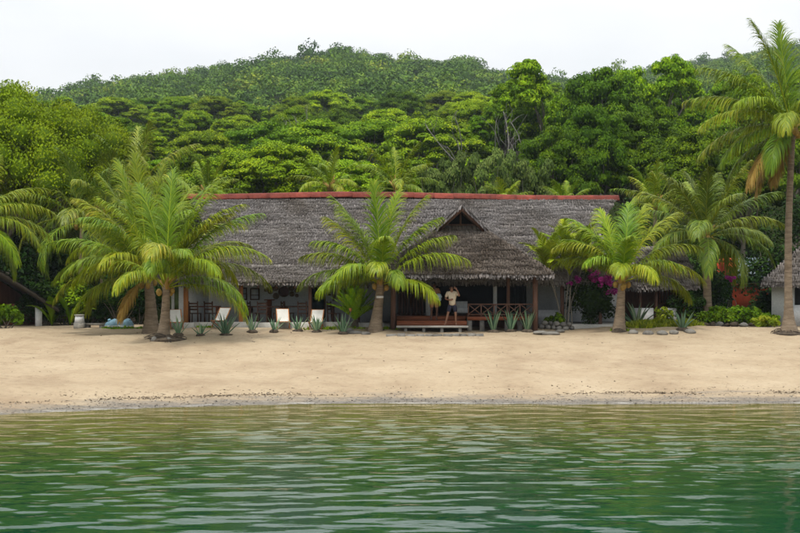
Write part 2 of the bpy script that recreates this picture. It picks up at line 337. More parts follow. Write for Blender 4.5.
# ------------------------------------------------------------------ water
m, n, out = new_mat('sea_water'); l = n.links.new
p = n.nodes.new('ShaderNodeBsdfPrincipled'); p.inputs['Roughness'].default_value = .045; p.inputs['IOR'].default_value = 1.29
sh = n.nodes.new('ShaderNodeAttribute'); sh.attribute_name = 'shore'     # metres off the beach = depth
nb = noise(n, .5, 4, .6, coords(n, (.35, 1.4, 1)))
ad = n.nodes.new('ShaderNodeMath'); ad.operation = 'MULTIPLY_ADD'; ad.inputs[1].default_value = 5; l(nb.outputs['Fac'], ad.inputs[0]); l(sh.outputs['Fac'], ad.inputs[2])
mr = n.nodes.new('ShaderNodeMapRange'); mr.inputs['From Min'].default_value = 2; mr.inputs['From Max'].default_value = 18; l(ad.outputs[0], mr.inputs['Value'])
r = ramp(n, [(0, (.16, .14, .05)), (.3, (.085, .092, .024)), (.62, (.02, .056, .015)), (1, (.003, .038, .016))]); l(mr.outputs[0], r.inputs[0]); l(r.outputs[0], p.inputs['Base Color'])
w1 = noise(n, 3.6, 3, .6, coords(n, (.5, 1.7, 1))); w2 = noise(n, 8, 2, .5, coords(n, (.7, 1.6, 1)))
b1 = n.nodes.new('ShaderNodeBump'); b1.inputs['Strength'].default_value = .3; b1.inputs['Distance'].default_value = .012; l(w1.outputs['Fac'], b1.inputs['Height'])
b2 = n.nodes.new('ShaderNodeBump'); b2.inputs['Strength'].default_value = .3; b2.inputs['Distance'].default_value = .002; l(w2.outputs['Fac'], b2.inputs['Height']); l(b1.outputs[0], b2.inputs['Normal'])
l(b2.outputs[0], p.inputs['Normal']); l(p.outputs[0], out.inputs[0])
M['water'] = m
def build_water():
    g = np.random.default_rng(5); comps = []
    for k in range(46):
        lam = 10 ** g.uniform(math.log10(.17), math.log10(1.3)); th = g.normal(math.pi / 2 + .05, .58)
        comps.append((2 * math.pi / lam, th, g.uniform(0, 6.28), .0027 * lam ** 1.0))
    def wave(X, Y):
        Z = np.zeros_like(X)
        for k, th, ph, a in comps: Z = Z + a * np.sin(k * (X * math.cos(th) + Y * math.sin(th)) + ph)
        patch = .8 + .8 * N2(X * .12 + 3, Y * .25)
        fade = sstep(0, 5, 22 - np.abs(X)) * sstep(9, 11, Y) * (.45 + .55 * sstep(-.5, 4, shore_y(X) - Y))
        return Z * fade * patch
    V, F = grid(np.arange(-22, 22.01, .18), np.arange(9, 31.6, .045), wave)
    V[:, 1] -= np.clip(3.2 * V[:, 2], -.12, .12)
    def patch(x0, x1, y0, y1): return np.array([[x0, y0, 0], [x1, y0, 0], [x1, y1, 0], [x0, y1, 0]], float), np.array([[0, 1, 2, 3]])
    V, F = cat([(V, F), patch(-700, -22, 9, 31.6), patch(22, 700, 9, 31.6), patch(-700, 700, -600, 9)])
    o = link('sea', mesh('sea', V, F, M['water'], shore=shore_y(np.clip(V[:, 0], -34, 34)) - V[:, 1], smooth=True)); tag(o, kind='structure')
build_water()

# foam lapping at the waterline
m, n, out = new_mat('foam'); l = n.links.new
p = n.nodes.new('ShaderNodeBsdfPrincipled'); p.inputs['Base Color'].default_value = (.72, .72, .68, 1); p.inputs['Roughness'].default_value = .8
nb = noise(n, 1.6, 6, .75, coords(n, (.6, 2.5, 1))); r = ramp(n, [(.5, (0, 0, 0)), (.66, (.4, .4, .4))]); l(nb.outputs['Fac'], r.inputs[0]); l(r.outputs[0], p.inputs['Alpha']); l(p.outputs[0], out.inputs[0])
def build_foam():
    xs = np.arange(-20, 20, .1); g = np.random.default_rng(3)
    y = shore_y(xs) - .03; w = .16 + .22 * np.clip(N1(xs * .8, 7) + .3, 0, 1)
    V = np.concatenate([np.stack([xs, y - w, np.full_like(xs, .03)], 1), np.stack([xs, y + .12, np.full_like(xs, .045) + .0], 1)]); k = len(xs); i = np.arange(k - 1)
    o = link('foam', mesh('foam', V, np.stack([i, i + 1, i + k + 1, i + k], 1), m)); tag(o, 'thin broken line of foam along the water edge', 'foam', kind='stuff')
build_foam()

# ------------------------------------------------------------------ foliage
lerp3 = lambda a, b, t: a + (b - a) * t
def leaves(C, Rd, per, size, g, up=.45, low=.35, aspect=.55, droop=0., inner=.35, padtint=.45):
    """rhombic leaves spread through flattened clumps; C centres, Rd radii"""
    C = np.asarray(C, float); Rd = np.asarray(Rd, float) * np.ones((len(C), 3)); n = len(C) * per
    d = nrm(g.standard_normal((n, 3)))
    flip = (d[:, 2] < 0) & (g.random(n) > low); d[flip, 2] *= -1
    k = np.repeat(np.arange(len(C)), per); rad = (inner + (1 - inner) * g.random(n) ** .5)
    pos = C[k] + d * Rd[k] * rad[:, None]
    nor = nrm(d + np.array([0, 0, up]) + .55 * g.standard_normal((n, 3)))
    t = nrm(np.cross(nor, g.standard_normal((n, 3)))) + np.array([0, 0, -droop]); t = nrm(t)
    b = nrm(np.cross(nor, t)); L = size * g.uniform(.6, 1.35, n)[:, None]; W = L * aspect
    V = np.stack([pos - t * L / 2, pos + b * W / 2 + nor * W * .12, pos + t * L / 2, pos - b * W / 2 + nor * W * .12], 1).reshape(-1, 3)
    F = np.arange(4 * n).reshape(n, 4)
    pt = g.random(len(C))
    ti = np.clip(.5 + padtint * 1.3 * (pt[k] - .5) + .15 * g.standard_normal(n), 0, 1)
    return V, F, np.repeat(ti, 4)

def shade_cores(C, Rd, k=.6):  # opaque darkest-tint ellipsoids added inside foliage to block light and darken gaps
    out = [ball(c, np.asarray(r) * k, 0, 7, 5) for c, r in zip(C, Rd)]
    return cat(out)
def with_shade_cores(VFt, C, Rd, k=.6):
    cv, cf = shade_cores(C, Rd, k); V, F = cat([(VFt[0], VFt[1]), (cv, cf)])
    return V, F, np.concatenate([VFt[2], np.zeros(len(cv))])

def limb(a, b, r0, r1, g, bend=.12, n=6, sides=6):
    a, b = np.asarray(a, float), np.asarray(b, float); t = np.linspace(0, 1, n)[:, None]; Ln = np.linalg.norm(b - a)
    off = g.standard_normal(3) * bend * Ln; off[2] = abs(off[2]) * .6
    return tube(a + (b - a) * t + off * np.sin(t * np.pi), np.linspace(r0, r1, n), sides)

def tree_proto(kind, seed, h=11., Rr=5., leaf=.17, total=44000, matname=None):
    g = np.random.default_rng(seed); C, Rd = [], []; droop = 0; low = .22; up = .5; aspect = .68
    if kind == 'umbrella':
        npad = 135
        for i in range(npad):
            r = Rr * .9 * math.sqrt(g.random()); a = g.uniform(0, 6.28); q = r / Rr
            z = h * (.68 + .26 * (1 - q * q)) - h * (.26 * g.random() ** 2) * (.4 + .6 * q)
            s = Rr * g.uniform(.13, .24); C.append((r * math.cos(a), r * math.sin(a), z)); Rd.append((s, s, s * g.uniform(.42, .6)))
        low, up, z0 = .12, .8, .42
    elif kind == 'round':
        npad = 160
        for i in range(npad):
            d = nrm(g.standard_normal(3)); d[2] = abs(d[2]) * 1.1 - .35; k = g.uniform(.62, .95)
            s = Rr * g.uniform(.11, .22); C.append((d[0] * Rr * k, d[1] * Rr * k, h * .56 + d[2] * h * .44 * k)); Rd.append((s, s, s * g.uniform(.5, .75)))
        z0 = .3
    elif kind == 'lobed':
        npad = 0
        for j in range(8):
            q = g.random(); a = j * 2.4 + g.uniform(-.4, .4); r = Rr * .58 * math.sqrt(q + .08)
            c = np.array([r * math.cos(a), r * math.sin(a), h * g.uniform(.5, .8)]); lr = Rr * g.uniform(.34, .5)
            c[2] = min(c[2], h - lr * .9)
            for i in range(24):
                d = nrm(g.standard_normal(3)); d[2] = abs(d[2]) - .3; s = lr * g.uniform(.2, .4)
                C.append(c + d * lr * g.uniform(.6, .95)); Rd.append((s, s, s * g.uniform(.4, .65)))
        z0 = .33
    elif kind == 'weeping':
        for i in range(85):
            d = nrm(g.standard_normal(3)); d[2] = abs(d[2]) * 1.1 - .55; k = g.uniform(.7, .98)
            s = Rr * g.uniform(.14, .26); C.append((d[0] * Rr * k, d[1] * Rr * k, h * .55 + d[2] * h * .44 * k)); Rd.append((s, s, s * g.uniform(.8, 1.4)))
        droop = 1.0; low = .42; aspect = .5; up = .5; z0 = .3
    elif kind == 'pale':
        for i in range(60):
            d = nrm(g.standard_normal(3)); d[2] = abs(d[2]); k = g.uniform(.45, 1)
            s = Rr * g.uniform(.12, .22); C.append((d[0] * Rr * k, d[1] * Rr * k, h * .4 + d[2] * h * .58 * k)); Rd.append((s, s, s * .6))
        z0 = .15
    C = np.array(C, float); Rd = np.array(Rd, float)
    C[:, 2] += h * 1. - (C[:, 2] + Rd[:, 2] * .8).max()
    V, F, t = with_shade_cores(leaves(C, Rd, max(20, total // len(C)), leaf, g, up=up, low=low, droop=droop, aspect=aspect, inner=.5), C, Rd, .62)
    crown = mesh(kind + '_crown', V, F, M[matname or kind], t)
    top = np.array([g.normal(0, .25), g.normal(0, .25), h * (z0 + .12)])
    segs = [limb((0, 0, -.5), top, h * .030, h * .018, g, .04, 7, 8)]
    for i in g.permutation(len(C))[:22]:
        b = C[i] - np.array([0, 0, Rd[i][2] * .3]); st = top * g.uniform(.72, 1.0); mid = st + (b - st) * .55 + np.array([0, 0, h * .03])
        segs.append(limb(st, mid, h * .012, h * .007, g, .08, 5, 5)); segs.append(limb(mid, b, h * .007, h * .002, g, .08, 4, 4))
    V, F = cat(segs)
    trunk = mesh(kind + '_trunk', V, F, M['palebark' if kind in ('pale', 'umbrella') else 'bark'], smooth=True)
    return crown, trunk, h, Rr

PROTO = {}
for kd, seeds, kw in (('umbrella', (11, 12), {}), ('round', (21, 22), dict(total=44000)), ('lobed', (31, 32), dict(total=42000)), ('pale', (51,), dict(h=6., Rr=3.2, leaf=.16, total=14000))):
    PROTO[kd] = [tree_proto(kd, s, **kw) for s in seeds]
PROTO['weeping'] = [tree_proto('weeping', 41, h=13., Rr=5.2, leaf=.14, total=72000)]
NAMES = {'umbrella': 'umbrella_tree', 'round': 'broadleaf_tree', 'lobed': 'broadleaf_tree', 'pale': 'grey_shrub', 'weeping': 'feathery_tree'}
def plant(kind, k, base, h, rad, rz, label, catg='tree', group=None):
    crown, trunk, ph, pr = PROTO[kind][k % len(PROTO[kind])]
    t = thing(NAMES[kind], base, label, catg, group); t.rotation_euler = (0, 0, rz)
    s = (rad / pr, rad / pr, h / ph)
    link('trunk', trunk, t, scale=s); link('crown', crown, t, scale=s)
    return t

ORD = 'first second third fourth fifth sixth seventh eighth ninth tenth eleventh twelfth thirteenth fourteenth fifteenth sixteenth seventeenth eighteenth'.split()
LOOK = {'umbrella': 'flat-crowned yellow-green tree', 'round': 'dense dark green tree', 'lobed': 'lumpy mid-green tree', 'pale': 'pale greyish open shrub'}
def row(desc, group, Y0, Y1, tops, xs, rpx, kinds, seed):
    """a row of single trees on the slope: tops = treetop line in the photo, xs = trunk columns"""
    g = np.random.default_rng(seed)
    for i, x in enumerate(xs):
        Y = g.uniform(Y0, Y1); x = x + g.uniform(-6, 6); X = Xat(x, Y); z = float(hill(X, Y))
        ty = np.interp(x, [q[0] for q in tops], [q[1] for q in tops]) + g.uniform(-5, 6)
        h = max(5., Zat(ty, Y) - z); kd = kinds[int(g.integers(len(kinds)))] if len(kinds) != len(xs) else kinds[i]
        rad = rpx * g.uniform(.82, 1.22) * Y / FPX
        plant(kd, int(g.integers(9)), (X, Y, z), h, rad, g.uniform(0, 6.28), f'{LOOK[kd]}, {ORD[i]} from left in {desc}', 'tree', group)
U, O_, B, Q = 'umbrella', 'round', 'lobed', 'pale'
row('the row touching the thatched ridge', 'trees right behind the house', 64, 72, [(120, 150), (200, 150), (260, 140), (330, 158), (400, 150), (520, 158)], [128, 182, 232, 285, 345, 410, 470], 52, [B, O_, U, U, U, B, U], 1)
row('the second row above the roof', 'trees on the lower slope', 84, 98, [(60, 130), (110, 118), (180, 138), (260, 125), (340, 122), (420, 118), (500, 105)], [70, 122, 165, 210, 262, 318, 372, 428, 482], 49, [B, O_, B, U, O_, U, U, U, B], 2)
row('the third row above the roof', 'trees on the middle slope', 116, 132, [(60, 108), (120, 105), (200, 112), (300, 108), (400, 106), (480, 96), (520, 84)], [62, 105, 150, 196, 240, 290, 335, 385, 432, 476, 520], 36, [U, B, B, U, U, U, O_, U, B, U, U], 3)
row('the top row below the far hill', 'trees on the upper slope', 155, 185, [(50, 95), (100, 92), (150, 97), (300, 93), (370, 92), (430, 94), (470, 88), (520, 76), (560, 70)], [48, 82, 118, 150, 184, 220, 256, 292, 330, 366, 402, 438, 474, 510, 545], 29, [O_, B, U, O_, U, U, B, U, U, O_, O_, U, U, B, B], 4)
row('the tall skyline stand at right', 'tall trees on the right', 80, 96, [(500, 88), (530, 72), (570, 64), (620, 62), (660, 60), (700, 66), (760, 72), (830, 70)], [512, 556, 602, 650, 700, 748, 800], 46, [B, B, O_, B, B, O_, B], 5)
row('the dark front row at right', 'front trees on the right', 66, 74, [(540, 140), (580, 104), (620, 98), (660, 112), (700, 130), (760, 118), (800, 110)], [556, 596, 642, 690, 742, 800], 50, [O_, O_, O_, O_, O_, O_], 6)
row('the low thicket above the ridge', 'grey shrubs above the ridge', 61, 64, [(420, 172), (450, 158), (500, 152), (540, 160)], [432, 462, 498, 530], 26, [Q, Q, Q, Q], 8)
for i, (x, Y, ty, lb) in enumerate([(462, 79, 98, 'bare grey tree standing above the low thicket'), (501, 77, 92, 'bare grey tree left of the tall skyline stand'), (300, 108, 100, 'small bare grey tree in the middle of the slope')]):
    g = np.random.default_rng(600 + i); X = Xat(x, Y); z = float(hill(X, Y)); h = Zat(ty, Y) - z; t = thing('bare_tree', (X, Y, z), lb, 'tree', 'bare grey trees')
    top = np.array([g.normal(0, .5), g.normal(0, .4), h * .62]); V, F = limb((0, 0, -.3), top, .13, .075, g, .03, 7, 7); link('trunk', mesh('trunk', V, F, M['deadbark'], smooth=True), t)
    for k in range(6):
        st = top * g.uniform(.7, 1.); e = st + np.array([g.normal(0, .8), g.normal(0, .8), h * g.uniform(.14, .34)]); seg = [limb(st, e, .05, .018, g, .12, 6, 5)]
        for q in range(4): seg.append(limb(lerp3(st, e, g.uniform(.5, 1)), e + np.array([g.normal(0, .5), g.normal(0, .5), g.uniform(.1, .7)]), .018, .006, g, .12, 5, 4))
        V, F = cat(seg); link('branch', mesh('branch', V, F, M['deadbark'], smooth=True), t)
# feathery yellow-green trees that close the left edge
for i, (x, Y, ty, rad, lb) in enumerate([(8, 57, 84, 5.0, 'big feathery yellow-green tree filling the upper left edge'), (66, 58.5, 104, 4.1, 'smaller feathery yellow-green tree leaning right of the big one at left'), (-62, 60, 92, 5, 'feathery tree cut by the left edge of the view')]):
    X = Xat(x, Y); z = float(gp(X, Y)[2]); plant('weeping', 0, (X, Y, z), Zat(ty, Y) - z, rad, 1.3 * i + .4, lb, 'tree', 'feathery trees on the left')

# far forest: reads as one mass
def far_forest():
    g = np.random.default_rng(77); Vs, Fs, Ts, n = [], [], [], 0
    protos = []
    for k in range(6):
        C, Rd = [], []
        for i in range(16):
            d = nrm(g.standard_normal(3)); d[2] = abs(d[2]); C.append(d * (1, 1, .75) * g.uniform(.5, .85)); s = g.uniform(.28, .46); Rd.append((s, s, s * .6))
        protos.append(with_shade_cores(leaves(C, Rd, 31, .118, g, up=.7, low=.2, aspect=.8, padtint=.3), [(0, 0, .05)], [(1., 1., .85)], .42))
    tot = 0
    for Y in np.arange(214, 660, 8.8):
        for px in np.arange(-45, 850, 7.6 * FPX / Y):
            x = px + g.uniform(-3, 3) * FPX / Y; y = Y + g.uniform(-4, 4)
            if y > ridge_dist(x) + 6: continue
            if g.random() < .06: continue
            X = Xat(x, y); z = float(hill(X, y)); r = g.uniform(3.6, 6.6); hh = g.uniform(.75, 1.3) * (1.6 if g.random() < .07 else 1)
            V, F, t = protos[int(g.integers(6))]; a = g.uniform(0, 6.28); c, s = math.cos(a), math.sin(a)
            W = V @ np.array([[c, s, 0], [-s, c, 0], [0, 0, 1]]) * (r, r, r * hh) + (X, y, z + g.uniform(1.5, 4.5))
            Vs.append(W); Fs.append(F + n); n += len(V); tot += 1
            off = .7 * (g.random() - .5) + .5 * N1(X * .03, y * .03) + (.4 if g.random() < .008 else 0)
            Ts.append(np.clip(.12 + .6 * t + off, 0, .93 if off < .6 else 1))
    o = link('far_forest', mesh('far_forest', np.concatenate(Vs), np.concatenate(Fs), M['far'], np.concatenate(Ts)))
    tag(o, 'mass of small trees covering the far hill up to the skyline', 'forest', kind='stuff'); print('far crowns', tot)
far_forest()

# ------------------------------------------------------------------ palms
def frond_mesh(Ln, e0, curve, seed, n=64, leaf=.95, droop=.5, lift=25, bend=0., matname='palm', width=.04, start=.16, base_t=0., young=0.):
    g = np.random.default_rng(seed); S = 16; s = np.linspace(0, 1, S)
    e = np.radians(e0 - curve * s ** 1.35)
    dx, dz = np.cos(e), np.sin(e); step = Ln / (S - 1)
    P = np.zeros((S, 3)); P[1:, 0] = np.cumsum(dx[:-1]) * step; P[1:, 2] = np.cumsum(dz[:-1]) * step; P[:, 1] = bend * Ln * s ** 2
    rV, rF = tube(P, np.linspace(.042, .006, S) * (Ln / 4.5), 4)
    si = np.clip(np.repeat(np.linspace(start, .995, n), 2) + g.normal(0, .004, 2 * n), 0, 1); side = np.tile([1., -1.], n)
    N = len(si); pos = np.stack([np.interp(si, s, P[:, k]) for k in range(3)], 1)
    T = np.stack([np.interp(si, s, dx), np.zeros(N), np.interp(si, s, dz)], 1); T = nrm(T)
    Nn = np.stack([-T[:, 2], np.zeros(N), T[:, 0]], 1); Sd = np.stack([np.zeros(N), side, np.zeros(N)], 1)
    ang = np.radians((68 - 22 * young) - (44 - 16 * young) * si + g.normal(0, 5, N)); v = np.radians(lift * (1 - .6 * si) + g.normal(0, 7, N))
    d = T * np.cos(ang)[:, None] + (Sd * np.cos(v)[:, None] + Nn * np.sin(v)[:, None]) * np.sin(ang)[:, None]
    ll = leaf * np.minimum(1, .42 + 2.4 * (si - start)) * (1 - .9 * si ** 3.6) ** .6 * g.uniform(.8, 1.12, N) * np.where(g.random(N) < .06, g.uniform(.1, .6, N), 1)
    hw = [.5, .95, .8, .42, .06]; K = len(hw); V = np.zeros((N, K, 2, 3)); p = pos.copy()
    dr = droop * g.uniform(.7, 1.35, N)
    for k in range(K):
        w = nrm(np.cross(d, Nn + .25 * g.standard_normal((N, 3)))) * width * .5 * hw[k]
        V[:, k, 0] = p - w; V[:, k, 1] = p + w
        p = p + d * (ll / (K - 1))[:, None]; d = nrm(d + np.array([0, 0, -1.]) * (dr * (.35 + .25 * k))[:, None])
    idx = np.arange(N)[:, None] * 2 * K + np.arange(K - 1)[None] * 2
    F = np.stack([idx, idx + 1, idx + 3, idx + 2], -1).reshape(-1, 4)
    ti = np.clip(.42 + base_t + .13 * g.standard_normal(N)[:, None] + np.array([.0, 0, .04, .1, .2])[None] + .12 * si[:, None], 0, 1)
    ti = np.repeat(ti[:, :, None], 2, 2).reshape(-1)
    V2, F2 = cat([(rV, rF), (V.reshape(-1, 3), F)])
    return mesh('frond', V2, F2, M[matname], np.concatenate([np.full(len(rV), .8), ti]))

def palm_trunk(base, hub, r0, r1, flare, bow=(0, 0), rings=True):
    base, hub = np.asarray(base, float), np.asarray(hub, float); Ln = np.linalg.norm(hub - base); n = max(24, int(Ln / .07))
    t = np.linspace(0, 1, n); P = base + (hub - base) * t[:, None]; P[:, 0] += bow[0] * np.sin(t * np.pi); P[:, 1] += bow[1] * np.sin(t * np.pi)
    r = r0 + (r1 - r0) * t + flare * np.exp(-t * Ln / .42)
    r = r * (1 + .05 * ((np.arange(n) % 3) == 0))
    P[0, 2] -= .25
    return tube(P, r, 14)

def palm(name, base, hub, fronds, label, r0=.2, r1=.13, flare=.18, bow=(0, 0), seed=0, group=None, matname='palm', n=104, leaf=1.15, nuts=5, dead=()):
    t = thing(name, base, label, 'palm', group); g = np.random.default_rng(seed); hub = np.asarray(hub, float)
    part('trunk', palm_trunk(base, hub, r0, r1, flare, bow), M['palmbark'], t, smooth=True)
    for i, (az, e0, cv, Ln) in enumerate(fronds):
        cv = cv * (1.28 if e0 < 64 else 1.1); young = max(0, (e0 - 45) / 45.)
        me = frond_mesh(Ln, e0, cv, seed * 100 + i, n=n, leaf=leaf * min(1.05, .35 + Ln * .17) * (1 - .22 * max(0, young - .4)), droop=1.5 - 1.1 * young, lift=8 + 26 * young, bend=g.uniform(-.08, .08), matname='palmdead' if i in dead else matname, base_t=g.uniform(-.14, .14) - .16 * young + .05, young=young)
        o = link('frond', me, t, hub - np.asarray(base) + np.array([math.cos(R(az)), math.sin(R(az)), 0]) * .08 + np.array([0, 0, g.uniform(-.12, .1)]), (g.uniform(-.15, .15), 0, R(az)))
        # short sheath where the frond leaves the trunk
    sh = []
    for i in range(9):
        a = g.uniform(0, 6.28); d = np.array([math.cos(a), math.sin(a), g.uniform(.5, 1.6)]); sh.append(tube([hub - (0, 0, .35), hub + d * .14, hub + d * .42], [.1, .075, .02], 6))
    part('crown_shaft', cat(sh), M['husk'], t, smooth=True)
    for i in range(nuts):
        a = g.uniform(0, 6.28); part('coconut', ball(hub + np.array([math.cos(a) * .27, math.sin(a) * .27, -.12 - .18 * g.random()]), (.11, .11, .14), i), M['husk'], t, smooth=True)
    return t
def auto_fronds(n, Ln, seed, emax=84, emin=-8, cmin=18, cmax=85):
    g = np.random.default_rng(seed); out = []
    for i in range(n):
        q = (i + .5) / n
        out.append((i * 137.5 + g.uniform(-12, 12) + seed * 31, emax + (emin - emax) * q ** .85 + g.uniform(-6, 6), cmin + (cmax - cmin) * min(1, q * 1.25) + g.uniform(-8, 8), Ln * (.72 + .35 * math.sin(min(1, q + .25) * math.pi * .75)) * g.uniform(.92, 1.08)))
    return out

# palm in front of the middle of the house
b = ghit(375, 332); hub = PX(381, 283, b[1])
palm('coconut_palm', b, hub, [(-20, 40, 54, 4.1), (-14, 54, 42, 3.7), (184, 30, 62, 3.6), (172, 44, 52, 3.7), (196, 56, 50, 3.4), (160, 64, 34, 3.8), (168, 72, 26, 4.2), (10, 74, 24, 4.1), (120, 85, 8, 4.3), (50, 80, 18, 4.0), (140, 68, 34, 3.9), (-5, 66, 40, 3.6),
     (262, 52, 80, 2.7), (288, 34, 75, 2.6), (228, 45, 78, 2.9), (280, 70, 62, 2.8), (212, 24, 66, 3.2), (205, 22, 60, 3.1), (110, 45, 65, 3.2), (70, 35, 70, 3.2), (130, 25, 70, 3.2), (-40, 18, 60, 3.0)],
     'coconut palm with swollen trunk and small white plate, in front of the house middle', .23, .15, .12, seed=3, matname='palm', leaf=1.25)
# pair of palms at the left end of the house
b = ghit(151, 333); hub = PX(148, 279, b[1])
palm('coconut_palm', b, hub, [(100, 84, 8, 5.4), (60, 82, 14, 5.2), (150, 80, 18, 5.2), (175, 66, 46, 4.8), (185, 48, 62, 4.8), (170, 34, 72, 4.6), (195, 24, 74, 4.2), (215, 40, 76, 4.0), (140, 60, 50, 4.6), (120, 50, 60, 4.4), (250, 50, 78, 3.6), (285, 60, 72, 3.4), (235, 66, 60, 3.8), (182, 76, 26, 5.0), (90, 60, 50, 4.4), (205, 8, 66, 3.6), (160, 10, 70, 3.8), (30, 72, 35, 5.0), (10, 58, 55, 4.8), (230, -38, 30, 2.2)] + auto_fronds(9, 4.6, 71, emax=78, emin=40),
     'left palm of the close pair at the left end of the house', .26, .17, .14, bow=(.05, 0), seed=5, leaf=1.15, dead=(19,))
b = ghit(163, 338); hub = PX(166, 285, b[1])
palm('coconut_palm', b, hub, [(80, 82, 14, 4.8), (20, 76, 26, 4.8), (5, 62, 46, 4.8), (-10, 46, 66, 4.7), (12, 34, 72, 4.4), (-22, 24, 76, 4.0), (40, 55, 60, 4.4), (-40, 45, 76, 3.6), (300, 60, 72, 3.2), (265, 50, 82, 3.0), (240, 40, 84, 3.0), (-5, 12, 66, 3.6), (60, 40, 70, 4.0), (335, 68, 50, 4.0), (130, 78, 22, 4.4), (355, 74, 34, 4.6)] + auto_fronds(7, 4.4, 72, emax=78, emin=42),
     'right palm of the close pair, its roots bare in the sand', .19, .13, .1, bow=(.04, 0), seed=6, leaf=1.1)
# palm right of the porch
b = ghit(619, 331); hub = PX(622, 281, b[1])
palm('coconut_palm', b, hub, [(70, 80, 30, 3.6), (10, 70, 44, 3.7), (0, 54, 60, 3.7), (-8, 34, 72, 3.6), (14, 22, 70, 3.4), (176, 72, 70, 3.6), (186, 62, 74, 3.5), (170, 50, 70, 3.1), (160, 66, 66, 3.2), (110, 76, 30, 3.6), (150, 70, 44, 3.4), (30, 76, 30, 3.8), (255, 52, 86, 2.5), (290, 42, 84, 2.6), (320, 50, 74, 3.0), (215, 60, 84, 2.5), (90, 50, 66, 3.2), (50, 40, 66, 3.2), (270, 72, 60, 2.6)],
     'short coconut palm right of the porch in a patch of ground cover', .2, .14, .1, seed=9, leaf=1.2)
# tall palm at the right edge
b = ghit(789, 333); hub = PX(793, 128, b[1])
palm('tall_coconut_palm', b, hub, [(95, 84, 8, 4.6), (175, 76, 16, 4.6), (150, 68, 26, 4.5), (185, 54, 42, 4.7), (170, 40, 46, 4.6), (192, 24, 52, 4.3), (178, 8, 50, 4.1), (188, -2, 50, 3.6), (165, -18, 45, 3.5), (200, -30, 40, 3.2), (210, 50, 66, 3.4), (240, 30, 80, 3.0), (270, 50, 80, 2.8), (300, 20, 70, 3.0), (0, 30, 60, 4), (15, 55, 46, 4), (-15, 5, 60, 3.8), (30, 70, 25, 4.2), (340, -20, 40, 3.4), (230, -10, 60, 3.0), (182, -48, 26, 3.0), (206, -56, 20, 2.6), (120, 20, 60, 3.4)],
     'tall slender coconut palm with grey trunk at the right edge', .165, .11, .26, bow=(-.1, 0), seed=12, leaf=1.3, nuts=9, dead=(9, 20, 21), matname='palm')
# palm behind it, in front of the garden
Y = 51.5; b = gp(Xat(708, Y), Y); hub = PX(706, 236, Y)
palm('coconut_palm', b, hub, auto_fronds(26, 3.7, 4, emax=84, emin=-6, cmin=15, cmax=74), 'dark bushy coconut palm between the small hut and red house', .2, .15, .1, seed=14, matname='palmdark', leaf=1.1, nuts=8)
# palm that leans in from beyond the left edge
Y = 46.5; b = gp(Xat(-45, Y), Y); hub = PX(-34, 226, Y)
palm('coconut_palm', b, hub, [(0, 40, 62, 4.0), (-12, 20, 72, 3.9), (14, 22, 70, 4), (20, 55, 52, 3.9), (-25, 2, 66, 3.4), (90, 70, 30, 4), (180, 30, 60, 4), (200, 60, 50, 4), (270, 40, 70, 3), (-5, -14, 60, 3.2), (60, 40, 60, 4)],
     'palm whose fronds reach in from the left edge', .2, .14, .1, seed=15, leaf=1.05)
# slender palms in the shade of the left garden
for i, (x, Y, hy, Ln, lb) in enumerate([(80, 53, 222, 3.6, 'slender palm with dark trunk behind the white lantern post'), (102, 54, 214, 3.6, 'slender palm behind the blue covered heaps'), (132, 57, 190, 3.8, 'palm half hidden behind the close pair at left')]):
    b = gp(Xat(x, Y), Y); palm('slender_palm', b, PX(x + 2, hy, Y), auto_fronds(17, Ln, 20 + i, emin=-20), lb, .14, .1, .06, seed=30 + i, group='slender palms in the left garden', matname='palmdark', n=52, nuts=3)
# palms whose heads show over the ridge
for i, (x, Y, hy, Ln, lb) in enumerate([(330, 59.5, 188, 2.5, 'small palm head over the ridge left of the middle palm'), (396, 59.5, 188, 2.7, 'small palm head over the ridge above the middle palm'), (207, 60, 196, 2.2, 'small palm head over the left end of the ridge'), (505, 60, 203, 1.5, 'low palm head over the ridge right of the porch gable'), (655, 59, 205, 2.6, 'palm head behind the right end of the ridge'), (566, 60.5, 206, 1.6, 'low palm head over the right part of the ridge')]):
    b = gp(Xat(x, Y), Y); palm('background_palm', b, PX(x, hy, Y), auto_fronds(15, Ln, 40 + i, emin=12, cmax=70), lb, .14, .1, .06, seed=50 + i, group='palms behind the house', n=44, leaf=.85, nuts=0)

